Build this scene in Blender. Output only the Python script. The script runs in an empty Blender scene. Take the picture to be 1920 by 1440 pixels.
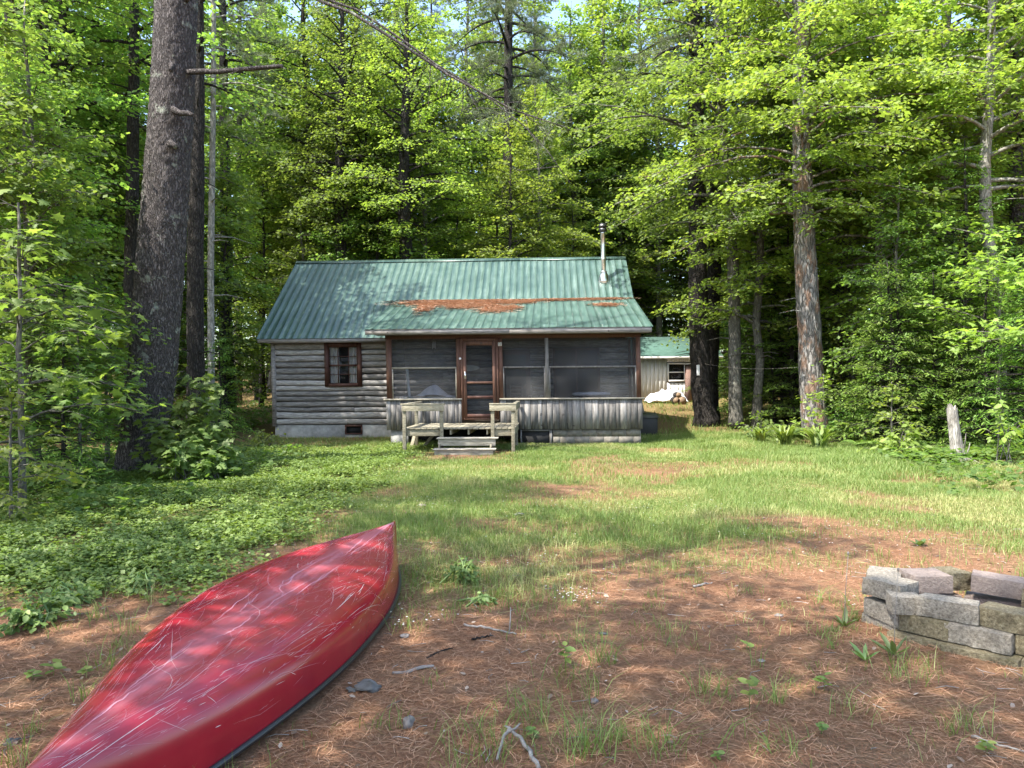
import bpy, math, random
import numpy as np
from math import radians, sin, cos, pi

# ---------------------------------------------------------------- camera, sky, sun, exposure
SC = bpy.context.scene
COL = SC.collection
F = 1442.0                      # focal length in pixels of the 1920 px wide photograph
CAM = np.array((0.0, 0.0, 1.65))
ROLL = 0.0064
cam = bpy.data.cameras.new('camera')
cam_o = bpy.data.objects.new('camera', cam)
COL.objects.link(cam_o)
cam.sensor_width = 36.0
cam.lens = F / 1920 * 36.0
cam.clip_start = 0.05
cam.clip_end = 1000.0
cam_o.location = CAM
cam_o.rotation_euler = (pi / 2, ROLL, 0)
SC.camera = cam_o

SUN_DIR = np.array((-0.40, -0.30, 0.86))          # towards the sun
SUN_DIR /= np.linalg.norm(SUN_DIR)
world = bpy.data.worlds.new('World')
SC.world = world
world.use_nodes = True
wn = world.node_tree.nodes
sky = wn.new('ShaderNodeTexSky')
sky.sky_type = 'NISHITA'
sky.sun_disc = False
sky.sun_elevation = math.asin(SUN_DIR[2])
sky.sun_rotation = math.atan2(SUN_DIR[0], SUN_DIR[1])
sky.dust_density = 2.0
wn['Background'].inputs[1].default_value = 0.15
world.node_tree.links.new(sky.outputs[0], wn['Background'].inputs[0])

sl = bpy.data.lights.new('sun', 'SUN')
sl.energy = 3.1
sl.angle = radians(0.5)
sl.color = (1.0, 0.95, 0.86)
so = bpy.data.objects.new('sun', sl)
COL.objects.link(so)
from mathutils import Vector
so.rotation_euler = Vector(SUN_DIR).to_track_quat('Z', 'Y').to_euler()
so.location = (-20, -20, 40)

SC.view_settings.view_transform = 'Standard'
SC.view_settings.look = 'None'
SC.view_settings.exposure = 2.0
SC.view_settings.gamma = 1.0
cy = SC.cycles
cy.max_bounces = 8
cy.diffuse_bounces = 6
cy.glossy_bounces = 3
cy.transmission_bounces = 3
cy.transparent_max_bounces = 10
cy.sample_clamp_indirect = 8.0
cy.caustics_reflective = False
cy.caustics_refractive = False
cy.use_denoising = True

# ---------------------------------------------------------------- helpers
def P(px, py, d):
    """world point seen at photograph pixel (px, py) at depth d"""
    dx, dy = (px - 960) / F, (720 - py) / F
    return np.array((CAM[0] + d * (dx * cos(ROLL) + dy * sin(ROLL)), d,
                     CAM[2] + d * (-dx * sin(ROLL) + dy * cos(ROLL))))

def vnoise(x, y, scale, seed=0):
    x = np.asarray(x, float) / scale + 131.7 * seed
    y = np.asarray(y, float) / scale + 57.3 * seed
    xi, yi = np.floor(x), np.floor(y)
    fx, fy = x - xi, y - yi
    fx, fy = fx * fx * (3 - 2 * fx), fy * fy * (3 - 2 * fy)
    def h(a, b):
        v = np.sin(a * 127.1 + b * 311.7 + seed * 17.3) * 43758.5453
        return v - np.floor(v)
    return (h(xi, yi) * (1 - fx) + h(xi + 1, yi) * fx) * (1 - fy) + (h(xi, yi + 1) * (1 - fx) + h(xi + 1, yi + 1) * fx) * fy

def sstep(a, b, x):
    t = np.clip((np.asarray(x, float) - a) / (b - a), 0, 1)
    return t * t * (3 - 2 * t)

def terr(x, y):
    x = np.asarray(x, float); y = np.asarray(y, float)
    fl = 1 - np.exp(-(((x - 2.95) ** 2 + (y - 4.9) ** 2) / 1.3) ** 2)
    t = np.clip(y - 22.5, 0, 80)
    rise = 0.055 * t * t / (t + 2.5)
    return rise + 0.07 * (vnoise(x, y, 2.3, 3) - .5) * sstep(20.5, 15, y) * fl + 0.035 * (vnoise(x, y, .7, 5) - .5) * (.25 + .75 * fl) \
        - 0.02 + 0.5 * (vnoise(x, y, 11, 8) - .5) * sstep(24, 40, y)

def gz(x, y):
    return float(terr(x, y))

class MB:
    """collects shapes and links them as one mesh object"""
    def __init__(self):
        self.v, self.f, self.r, self.m, self.n = [], [], [], [], 0
    def add(self, verts, faces, rnd=0.5, mi=0):
        verts = np.asarray(verts, float).reshape(-1, 3)
        groups = {}
        if isinstance(faces, np.ndarray):
            groups[faces.shape[1]] = faces
        else:
            for f in faces:
                groups.setdefault(len(f), []).append(f)
        for k, fs in groups.items():
            a = np.asarray(fs, np.int64) + self.n
            self.f.append(a)
            self.m.append(np.full(len(a), mi, np.int32))
        self.v.append(verts)
        self.r.append(np.broadcast_to(np.asarray(rnd, float), (len(verts),)))
        self.n += len(verts)
    def box(self, x0, x1, y0, y1, z0, z1, mi=0, rnd=.5):
        v = [(x0, y0, z0), (x1, y0, z0), (x1, y1, z0), (x0, y1, z0), (x0, y0, z1), (x1, y0, z1), (x1, y1, z1), (x0, y1, z1)]
        self.add(v, [(0, 3, 2, 1), (4, 5, 6, 7), (0, 1, 5, 4), (1, 2, 6, 5), (2, 3, 7, 6), (3, 0, 4, 7)], rnd, mi)
    def hexa(self, v, mi=0, rnd=.5):
        self.add(v, [(0, 3, 2, 1), (4, 5, 6, 7), (0, 1, 5, 4), (1, 2, 6, 5), (2, 3, 7, 6), (3, 0, 4, 7)], rnd, mi)
    def bar(self, a, b, w, h, mi=0, rnd=.5, up=(0, 0, 1)):
        a, b = np.asarray(a, float), np.asarray(b, float)
        t = b - a; t /= np.linalg.norm(t)
        up = np.asarray(up, float)
        if abs(np.dot(up, t)) > .98: up = np.array((0, 1., 0))
        s = np.cross(t, up); s /= np.linalg.norm(s)
        u = np.cross(s, t)
        v = []
        for p in (a, b):
            v += [p - s * w / 2 - u * h / 2, p + s * w / 2 - u * h / 2, p + s * w / 2 + u * h / 2, p - s * w / 2 + u * h / 2]
        self.hexa(v, mi, rnd)
    def tube(self, pts, rad, sides=6, mi=0, rnd=.5, noise=0, seed=0, cap=True):
        pts = np.asarray(pts, float)
        n = len(pts)
        rad = np.broadcast_to(np.asarray(rad, float), (n,))
        T = np.gradient(pts, axis=0)
        T /= np.linalg.norm(T, axis=1)[:, None] + 1e-9
        ref = np.array((0, 0, 1.)) if abs(T[0, 2]) < .9 else np.array((1., 0, 0))
        A = np.cross(T, ref); A /= np.linalg.norm(A, axis=1)[:, None] + 1e-9
        B = np.cross(T, A)
        th = np.arange(sides) * 2 * pi / sides
        R = rad[:, None] * np.ones((n, sides))
        if noise:
            R = R * (1 + noise * (np.random.RandomState(seed).rand(n, sides) - .5))
        v = pts[:, None, :] + R[:, :, None] * (np.cos(th)[None, :, None] * A[:, None, :] + np.sin(th)[None, :, None] * B[:, None, :])
        i = np.arange(n - 1)[:, None] * sides
        j = np.arange(sides)[None, :]; k = (j + 1) % sides
        f = np.stack([i + j, i + sides + j, i + sides + k, i + k], -1).reshape(-1, 4)
        fs = [f]
        self.add(v.reshape(-1, 3), f, rnd, mi)
        if cap and sides > 3:
            base = self.n - n * sides
            for idx in (list(range(sides)), list(range((n - 1) * sides, n * sides))[::-1]):
                self.f.append(np.asarray([idx], np.int64) + base); self.m.append(np.array([mi], np.int32))
    def lathe(self, c, prof, sides=16, mi=0, rnd=.5):
        c = np.asarray(c, float)
        th = np.arange(sides) * 2 * pi / sides
        v = np.array([[(c[0] + r * cos(t), c[1] + r * sin(t), c[2] + z) for t in th] for r, z in prof]).reshape(-1, 3)
        n = len(prof)
        i = np.arange(n - 1)[:, None] * sides
        j = np.arange(sides)[None, :]; k = (j + 1) % sides
        f = np.stack([i + j, i + k, i + sides + k, i + sides + j], -1).reshape(-1, 4)
        self.add(v, f, rnd, mi)
        base = self.n - n * sides
        self.f.append(np.asarray([list(range(sides))[::-1]], np.int64) + base); self.m.append(np.array([mi], np.int32))
        self.f.append(np.asarray([list(range((n - 1) * sides, n * sides))], np.int64) + base); self.m.append(np.array([mi], np.int32))
    def xf(self, fn):
        self.v = [fn(v) for v in self.v]
        return self
    def mesh(self, name, mats, smooth=False):
        me = bpy.data.meshes.new(name)
        v = np.concatenate(self.v).astype(np.float32)
        me.vertices.add(len(v))
        me.vertices.foreach_set('co', v.ravel())
        tot = np.concatenate([np.full(len(a), a.shape[1], np.int32) for a in self.f])
        idx = np.concatenate([a.ravel() for a in self.f]).astype(np.int32)
        me.loops.add(len(idx))
        me.loops.foreach_set('vertex_index', idx)
        me.polygons.add(len(tot))
        st = np.concatenate([[0], np.cumsum(tot)[:-1]]).astype(np.int32)
        me.polygons.foreach_set('loop_start', st)
        me.polygons.foreach_set('material_index', np.concatenate(self.m).astype(np.int32))
        if smooth:
            me.polygons.foreach_set('use_smooth', np.ones(len(tot), bool))
        at = me.attributes.new('rnd', 'FLOAT', 'POINT')
        at.data.foreach_set('value', np.concatenate(self.r).astype(np.float32))
        for m in (mats if isinstance(mats, (list, tuple)) else [mats]):
            me.materials.append(m)
        me.update(calc_edges=True)
        return me
    def build(self, name, mats, parent=None, smooth=False, loc=None, rz=0, bevel=0):
        o = bpy.data.objects.new(name, self.mesh(name, mats, smooth))
        COL.objects.link(o)
        if parent: o.parent = parent
        if loc is not None: o.location = loc
        o.rotation_euler.z = rz
        if bevel:
            b = o.modifiers.new('bevel', 'BEVEL'); b.width = bevel; b.segments = 2; b.limit_method = 'ANGLE'
        return o

def tag(o, label=None, cat=None, group=None, kind=None):
    if label: o['label'] = label
    if cat: o['category'] = cat
    if group: o['group'] = group
    if kind: o['kind'] = kind
    return o

def empty(name, loc, rz=0, label=None, cat=None, group=None):
    o = bpy.data.objects.new(name, None)
    COL.objects.link(o)
    o.location = loc; o.rotation_euler = (0, 0, rz)
    return tag(o, label, cat, group)

def copy_tree(o, parent=None):
    c = o.copy(); COL.objects.link(c); c.parent = parent
    for ch in o.children: copy_tree(ch, c)
    return c

# ---------------------------------------------------------------- materials
class NT:
    def __init__(self, name):
        self.mat = bpy.data.materials.new(name)
        self.mat.use_nodes = True
        self.t = self.mat.node_tree
        self.b = self.t.nodes['Principled BSDF']
        self.out = self.t.nodes['Material Output']
    def n(self, typ, **kw):
        nd = self.t.nodes.new('ShaderNode' + typ)
        for k, v in kw.items():
            setattr(nd, k, v)
        return nd
    def l(self, a, b): self.t.links.new(a, b)
    def coord(self, scale=(1, 1, 1), which='Object', rot=(0, 0, 0)):
        c = self.n('TexCoord'); m = self.n('Mapping')
        m.inputs['Scale'].default_value = scale
        m.inputs['Rotation'].default_value = rot
        self.l(c.outputs[which], m.inputs[0])
        return m.outputs[0]
    def noise(self, vec, scale, detail=4, rough=.6, dist=0):
        nd = self.n('TexNoise')
        nd.inputs['Scale'].default_value = scale; nd.inputs['Detail'].default_value = detail
        nd.inputs['Roughness'].default_value = rough; nd.inputs['Distortion'].default_value = dist
        self.l(vec, nd.inputs['Vector'])
        return nd.outputs['Fac']
    def ramp(self, fac, stops, interp='LINEAR'):
        r = self.n('ValToRGB'); r.color_ramp.interpolation = interp
        el = r.color_ramp.elements
        while len(el) < len(stops): el.new(.5)
        for e, (p, c) in zip(el, stops):
            e.position = p
            e.color = (c, c, c, 1) if isinstance(c, (int, float)) else (*c, 1)
        self.l(fac, r.inputs[0])
        return r.outputs[0]
    def mix(self, fac, a, b, mode='MIX'):
        m = self.n('Mix', data_type='RGBA', blend_type=mode)
        for s, x in ((m.inputs[0], fac), (m.inputs[6], a), (m.inputs[7], b)):
            if isinstance(x, (int, float)): s.default_value = x
            elif isinstance(x, tuple): s.default_value = (*x, 1)
            else: self.l(x, s)
        return m.outputs[2]
    def math(self, op, a, b=0.0):
        m = self.n('Math', operation=op)
        for s, x in ((m.inputs[0], a), (m.inputs[1], b)):
            if isinstance(x, (int, float)): s.default_value = x
            else: self.l(x, s)
        return m.outputs[0]
    def attr(self, name='rnd'):
        a = self.n('Attribute'); a.attribute_name = name
        return a.outputs['Fac']
    def col(self, c):
        if isinstance(c, tuple): self.b.inputs['Base Color'].default_value = (*c, 1)
        else: self.l(c, self.b.inputs['Base Color'])
        return self
    def rough(self, r, metal=0.0, spec=None):
        if isinstance(r, (int, float)): self.b.inputs['Roughness'].default_value = r
        else: self.l(r, self.b.inputs['Roughness'])
        self.b.inputs['Metallic'].default_value = metal
        if spec is not None: self.b.inputs['Specular IOR Level'].default_value = spec
        return self
    def bump(self, h, strength=.5, dist=.01):
        b = self.n('Bump')
        b.inputs['Strength'].default_value = strength; b.inputs['Distance'].default_value = dist
        self.l(h, b.inputs['Height'])
        self.l(b.outputs[0], self.b.inputs['Normal'])
        return self

MT = {}
def leaf_mat(name, lo, mid, hi, trans, tmix=.42, gloss=.05, vary=.25):
    m = NT(name)
    r = m.attr()
    c = m.ramp(r, [(0, lo), (.55, mid), (1, hi)])
    oi = m.n('ObjectInfo')
    hs = m.n('HueSaturation')
    m.l(c, hs.inputs['Color'])
    m.l(m.math('ADD', m.math('MULTIPLY', oi.outputs['Random'], .035), .483), hs.inputs['Hue'])
    m.l(m.math('ADD', m.math('MULTIPLY', oi.outputs['Random'], vary * 2), 1 - vary), hs.inputs['Value'])
    d = m.n('BsdfDiffuse'); m.l(hs.outputs[0], d.inputs[0])
    t = m.n('BsdfTranslucent')
    m.l(m.mix(1.0, hs.outputs[0], trans, 'MULTIPLY'), t.inputs[0])
    ms = m.n('MixShader'); ms.inputs[0].default_value = tmix
    m.l(d.outputs[0], ms.inputs[1]); m.l(t.outputs[0], ms.inputs[2])
    g = m.n('BsdfGlossy'); g.inputs['Roughness'].default_value = .62; g.inputs[0].default_value = (1, 1, 1, 1)
    m2 = m.n('MixShader'); m2.inputs[0].default_value = gloss
    m.l(ms.outputs[0], m2.inputs[1]); m.l(g.outputs[0], m2.inputs[2])
    m.l(m2.outputs[0], m.out.inputs['Surface'])
    MT[name] = m.mat
leaf_mat('maple_leaves', (.105, .18, .032), (.155, .245, .042), (.225, .31, .058), (1.85, 1.8, 1.25), .52, .03)
leaf_mat('bright_leaves', (.145, .215, .03), (.20, .28, .04), (.28, .345, .055), (1.75, 1.7, 1.25), .52, .03)
leaf_mat('deep_leaves', (.07, .135, .025), (.105, .18, .03), (.15, .22, .04), (1.8, 1.8, 1.2), .5, .03)
leaf_mat('hemlock_needles', (.095, .16, .032), (.15, .23, .042), (.22, .30, .055), (1.6, 1.8, 1.1), .42, .02)
leaf_mat('pine_needles', (.08, .115, .05), (.13, .17, .075), (.20, .23, .10), (1.2, 1.3, .8), .25, .05)
leaf_mat('cover_leaves', (.095, .16, .025), (.15, .225, .035), (.24, .30, .06), (1.5, 1.5, .8), .35, .04, 0)
leaf_mat('grass_blades', (.12, .195, .032), (.20, .27, .055), (.46, .42, .19), (1.3, 1.3, .8), .35, .03, 0)
leaf_mat('weed_leaves', (.10, .17, .04), (.14, .22, .05), (.20, .28, .07), (1.4, 1.4, .8), .3, .05)
leaf_mat('petals', (.75, .75, .72), (.8, .8, .78), (.8, .8, .75), (1, 1, 1), .2, 0, 0)

def bark(name, stops, scale=(9, 9, 1.6), bump=1.0, lichen=None, big=None, gap=(.012, .010, .009)):
    m = NT(name)
    v = m.coord(scale)
    n1 = m.noise(v, 2.2, 6, .65, .6)
    vo = m.n('TexVoronoi', feature='DISTANCE_TO_EDGE'); vo.inputs['Scale'].default_value = 1.6
    nn = m.n('TexNoise'); nn.inputs['Scale'].default_value = 1.4; nn.inputs['Detail'].default_value = 4; m.l(v, nn.inputs['Vector'])
    mv = m.n('VectorMath', operation='MULTIPLY_ADD'); mv.inputs[1].default_value = (1.6, 1.6, 1.6)
    m.l(nn.outputs['Color'], mv.inputs[0]); m.l(v, mv.inputs[2]); m.l(mv.outputs[0], vo.inputs['Vector'])
    crack = m.ramp(vo.outputs['Distance'], [(0, 0), (.22, 1)])
    c = m.ramp(n1, stops)
    c = m.mix(m.math('MULTIPLY', m.math('SUBTRACT', 1, crack), .75), c, gap)
    if big:
        bm_ = m.ramp(m.noise(m.coord((2.2, 2.2, .8)), 1.6, 5, .65), [(.51, 0), (.58, .85)])
        c = m.mix(bm_, c, m.ramp(n1, big))
    if lichen:
        ln = m.ramp(m.noise(m.coord((1, 1, 1)), 3.1, 5, .7), [(.60, 0), (.66, .8)])
        c = m.mix(ln, c, lichen)
    m.col(c).rough(.9, 0, .2)
    m.bump(m.math('ADD', crack, n1), bump, .03)
    MT[name] = m.mat
bark('pine_bark', [(.3, (.085, .074, .07)), (.55, (.165, .145, .14)), (.75, (.27, .245, .235))], (17, 17, 4.0), 1.0, (.36, .39, .32), gap=(.03, .026, .025))
bark('dark_bark', [(.3, (.036, .031, .027)), (.6, (.075, .066, .058)), (.8, (.125, .112, .10))], (14, 14, 3))
bark('grey_bark', [(.3, (.09, .085, .07)), (.55, (.17, .16, .135)), (.8, (.30, .29, .25))], (7, 7, 2.5), .4, (.40, .40, .33), gap=(.05, .047, .04))
bark('peeled_bark', [(.3, (.13, .12, .11)), (.55, (.30, .28, .26)), (.8, (.46, .44, .41))], (6, 6, 1.5), .7, (.5, .48, .44),
     [(.3, (.13, .08, .055)), (.6, (.25, .155, .105)), (.8, (.36, .27, .21))])
bark('pale_bark', [(.3, (.20, .19, .165)), (.55, (.34, .325, .29)), (.8, (.50, .48, .44))], (7, 7, 2.5), .4, (.12, .11, .095), gap=(.10, .095, .08))
bark('dead_wood', [(.25, (.22, .20, .18)), (.55, (.45, .42, .38)), (.8, (.62, .59, .54))], (14, 14, 1.2), .5, gap=(.10, .085, .07))

def wood(name, stops, scale, nscale=3.0, bump=.35, rough=.85, board=0):
    m = NT(name)
    v = m.coord(scale)
    n1 = m.noise(v, nscale, 6, .65, .3)
    n2 = m.noise(m.coord((1, 1, 1)), 1.7, 3, .6)
    c = m.ramp(n1, stops)
    c = m.mix(m.math('MULTIPLY', n2, .55), c, m.mix(.5, c, (.04, .036, .034), 'MIX'))
    r = m.attr()
    hs = m.n('HueSaturation'); m.l(c, hs.inputs['Color'])
    m.l(m.math('ADD', m.math('MULTIPLY', r, .9), .55), hs.inputs['Value'])
    kn = m.ramp(m.noise(m.coord((1, 1, 1)), 7.0, 2, .5), [(.70, 0), (.76, .7)])
    m.col(m.mix(kn, hs.outputs[0], (.05, .04, .035))).rough(rough, 0, .25).bump(n1, bump, .01)
    MT[name] = m.mat
wood('weathered_log', [(.3, (.10, .094, .088)), (.5, (.27, .255, .238)), (.72, (.52, .495, .465))], (1.2, 14, 14))
wood('weathered_board', [(.3, (.07, .066, .062)), (.5, (.18, .170, .160)), (.72, (.32, .305, .285))], (14, 14, 1.0))
wood('weathered_trim', [(.3, (.13, .12, .11)), (.5, (.27, .25, .235)), (.72, (.42, .40, .375))], (1.5, 14, 14))
wood('deck_wood', [(.3, (.15, .132, .09)), (.5, (.28, .252, .18)), (.72, (.43, .395, .30))], (3, 10, 10))
wood('step_wood', [(.3, (.17, .152, .118)), (.5, (.31, .285, .23)), (.72, (.47, .44, .37))], (1.5, 10, 10))
wood('red_trim', [(.3, (.075, .037, .025)), (.5, (.12, .058, .039)), (.75, (.18, .095, .066))], (9, 9, 1.5), 3, .15, .6)
wood('dark_trim', [(.3, (.05, .022, .016)), (.5, (.08, .034, .024)), (.75, (.11, .05, .035))], (9, 9, 1.5), 3, .1, .6)
wood('interior_wood', [(.3, (.09, .075, .06)), (.5, (.16, .14, .115)), (.75, (.24, .21, .175))], (1.2, 14, 14))
wood('stick_wood', [(.3, (.16, .14, .125)), (.5, (.30, .27, .24)), (.75, (.47, .44, .40))], (8, 8, 8))

def simple(name, c, rough=.6, metal=0, ns=None, var=.3, bump=0):
    m = NT(name)
    if ns:
        n = m.noise(m.coord(), ns, 5, .65)
        lo = tuple(x * (1 - var) for x in c); hi = tuple(min(1, x * (1 + var)) for x in c)
        m.col(m.ramp(n, [(.3, lo), (.7, hi)]))
        if bump: m.bump(n, bump, .01)
    else: m.col(c)
    m.rough(rough, metal)
    MT[name] = m.mat
simple('concrete', (.30, .295, .275), .9, 0, 4, .35, .2)
simple('concrete_block', (.165, .15, .125), .9, 0, 9, .3, .3)
simple('mortar', (.20, .19, .17), .95, 0, 9, .3)
simple('steel', (.62, .62, .62), .28, 1.0, 6, .1)
simple('dark_steel', (.10, .10, .10), .4, 1.0)
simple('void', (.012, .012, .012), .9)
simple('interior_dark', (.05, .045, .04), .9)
simple('porch_floor', (.13, .10, .075), .8, 0, 3, .2)
simple('white_paint', (.72, .71, .68), .5, 0, 3, .08)
simple('black_plastic', (.02, .02, .022), .35, 0, 9, .3)
simple('ink', (.03, .03, .03), .6)
simple('bedding', (.62, .64, .72), .9, 0, 3, .25)
simple('tarp', (.72, .73, .76), .45, 0, 2.5, .1)
simple('cut_wood', (.22, .15, .095), .85, 0, 14, .35)
simple('blade_paint', (.62, .63, .60), .5, 0, 6, .15)
simple('stone', (.12, .115, .11), .9, 0, 9, .4, .4)
simple('bark_chip', (.24, .21, .19), .9, 0, 12, .4, .3)
simple('bin_paint', (.022, .020, .017), .6, 0, 5, .3)
simple('lid_paint', (.08, .078, .07), .5, 0, 5, .3)

m = NT('curtain')
m.col(m.ramp(m.noise(m.coord((30, 1, 2)), 1.5, 3), [(.3, (.42, .41, .40)), (.7, (.72, .71, .69))])).rough(.9)
MT['curtain'] = m.mat

m = NT('window_glass')
m.col((.02, .022, .025)).rough(.04)
tr = m.n('BsdfTransparent'); ms = m.n('MixShader'); ms.inputs[0].default_value = .22
m.l(tr.outputs[0], ms.inputs[1]); m.l(m.b.outputs[0], ms.inputs[2]); m.l(ms.outputs[0], m.out.inputs[0])
MT['window_glass'] = m.mat

m = NT('insect_screen')
n = m.noise(m.coord(), 1.3, 3)
m.col(m.ramp(n, [(.3, (.06, .062, .066)), (.7, (.085, .088, .093))])).rough(.55)
tr = m.n('BsdfTransparent'); tr.inputs[0].default_value = (.92, .93, .95, 1)
ms = m.n('MixShader'); ms.inputs[0].default_value = .27
m.l(tr.outputs[0], ms.inputs[1]); m.l(m.b.outputs[0], ms.inputs[2]); m.l(ms.outputs[0], m.out.inputs[0])
MT['insect_screen'] = m.mat
m = NT('door_screen')
m.col((.04, .042, .046)).rough(.6)
tr = m.n('BsdfTransparent'); tr.inputs[0].default_value = (.80, .82, .85, 1)
ms = m.n('MixShader'); ms.inputs[0].default_value = .2
m.l(tr.outputs[0], ms.inputs[1]); m.l(m.b.outputs[0], ms.inputs[2]); m.l(ms.outputs[0], m.out.inputs[0])
MT['door_screen'] = m.mat

m = NT('green_metal')
n1 = m.noise(m.coord((1, 1, 1)), 1.1, 5, .7)
n2 = m.noise(m.coord((6, .5, .5)), 2.2, 4, .6)
c = m.ramp(n1, [(.3, (.034, .070, .058)), (.55, (.052, .100, .083)), (.8, (.088, .145, .123))])
c = m.mix(m.ramp(n2, [(.5, 0), (.75, .5)]), c, (.18, .25, .215))
m.col(c).rough(m.ramp(n1, [(.2, .32), (.8, .5)]), 0, .6)
MT['green_metal'] = m.mat

m = NT('shingles')
v = m.coord()
br = m.n('TexBrick'); br.inputs['Scale'].default_value = 3.2
m.l(m.coord((1, 1, 1), 'Object', (radians(0), 0, 0)), br.inputs['Vector'])
br.inputs['Color1'].default_value = (.05, .11, .085, 1); br.inputs['Color2'].default_value = (.075, .15, .12, 1)
br.inputs['Mortar'].default_value = (.03, .07, .055, 1); br.inputs['Mortar Size'].default_value = .015
m.col(br.outputs['Color']).rough(.9)
MT['shingles'] = m.mat

m = NT('cream_board')
n = m.noise(m.coord((6, 6, .8)), 2, 4)
m.col(m.ramp(n, [(.3, (.54, .52, .47)), (.7, (.70, .68, .63))])).rough(.7)
MT['cream_board'] = m.mat

m = NT('brick')
br = m.n('TexBrick'); br.inputs['Scale'].default_value = 6
m.l(m.coord((1, 1, 1), 'Object', (pi / 2, 0, 0)), br.inputs['Vector'])
br.inputs['Color1'].default_value = (.13, .055, .04, 1); br.inputs['Color2'].default_value = (.18, .09, .065, 1)
br.inputs['Mortar'].default_value = (.3, .28, .25, 1)
m.col(br.outputs['Color']).rough(.9)
MT['brick'] = m.mat

# fire ring blocks
def block_mat(name, stops, moss=None, sc=55):
    m = NT(name)
    n1 = m.noise(m.coord(), sc, 6, .75)
    n2 = m.noise(m.coord(), 5, 4, .6)
    c = m.ramp(n1, stops)
    c = m.mix(m.math('MULTIPLY', n2, .4), c, (.10, .095, .085))
    if moss:
        c = m.mix(m.ramp(m.noise(m.coord(), 9, 5, .7), [(.54, 0), (.7, .55)]), c, moss)
    m.col(c).rough(.95, 0, .2).bump(n1, 1.0, .02)
    MT[name] = m.mat
block_mat('grey_block', [(.32, (.125, .108, .086)), (.5, (.33, .29, .235)), (.7, (.55, .50, .425))])
block_mat('pink_block', [(.3, (.20, .15, .13)), (.55, (.34, .27, .235)), (.75, (.45, .38, .34))], None, 40)
block_mat('tan_block', [(.32, (.07, .055, .035)), (.5, (.22, .18, .105)), (.7, (.42, .37, .25))], (.10, .095, .035))

# canoe
m = NT('canoe_red')
n1 = m.noise(m.coord((1, 1, 1)), 2.2, 5, .65)
n2 = m.noise(m.coord((14, 1.2, 6)), 2.0, 6, .7)
c = m.ramp(n1, [(.3, (.25, .007, .018)), (.6, (.33, .010, .023)), (.8, (.39, .015, .027))])
keel = m.attr()                                 # 1 on the keel line, 0 at the gunwale
scuff = m.math('MULTIPLY', m.ramp(keel, [(.35, 0), (.80, .10), (.95, .26), (1.0, .85)]), m.ramp(n2, [(.30, .15), (.75, .8)]))
c = m.mix(scuff, c, (.50, .22, .26))
m.col(c).rough(m.ramp(scuff, [(0, .22), (.6, .5)]), 0, .5)
m.b.inputs['Coat Weight'].default_value = .08; m.b.inputs['Coat Roughness'].default_value = .12
MT['canoe_red'] = m.mat
simple('scratch', (.56, .24, .29), .7)
simple('scratch_white', (.78, .66, .66), .7)
simple('worn_edge', (.32, .16, .05), .5, 0, 9, .4)

# ground
m = NT('ground_soil')
g = m.attr('rnd')
v = m.coord()
n1 = m.noise(v, 38, 6, .75); n2 = m.noise(v, 2.2, 4, .6); n3 = m.noise(v, 160, 3, .7)
needles = m.ramp(n1, [(.28, (.10, .05, .03)), (.5, (.235, .12, .068)), (.72, (.40, .235, .14))])
needles = m.mix(m.ramp(n2, [(.45, 0), (.7, .45)]), needles, (.22, .155, .10))
green = m.ramp(n1, [(.3, (.06, .085, .02)), (.55, (.13, .145, .045)), (.75, (.24, .21, .09))])
c = m.mix(g, needles, green)
m.col(c).rough(.95, 0, .1).bump(m.math('ADD', n1, n3), .8, .02)
MT['ground_soil'] = m.mat

def litter(name, a, b, c2):
    m = NT(name)
    m.col(m.ramp(m.attr(), [(0, a), (.5, b), (1, c2)])).rough(.8, 0, .3)
    MT[name] = m.mat
litter('fallen_needles', (.17, .07, .035), (.34, .165, .085), (.52, .32, .20))
litter('roof_needles', (.36, .22, .145), (.60, .40, .285), (.78, .60, .46))
litter('dry_leaf', (.15, .09, .055), (.26, .185, .13), (.38, .31, .25))

# ---------------------------------------------------------------- ground
def axis(lo, hi, near_lo, near_hi, fine, ratio=1.18):
    a = list(np.arange(near_lo, near_hi + 1e-6, fine))
    s, x = fine, near_hi
    while x < hi: s *= ratio; x += s; a.append(x)
    s, x = fine, near_lo
    while x > lo: s *= ratio; x -= s; a.insert(0, x)
    return np.array(a)

def cover_amount(x, y):
    """how much of the spot is low leafy ground cover (left of the lawn)"""
    edge = -2.75 + .5 * (vnoise(x, y, 1.1, 11) - .5) - .35 * sstep(7.2, 5.4, y)
    return sstep(edge + .9, edge - .5, x + .9 * (vnoise(x, y, .45, 14) - .5)) * sstep(4.9 + .9 * vnoise(x, y, .9, 12), 6.6, y) * sstep(22, 18, y)

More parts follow.
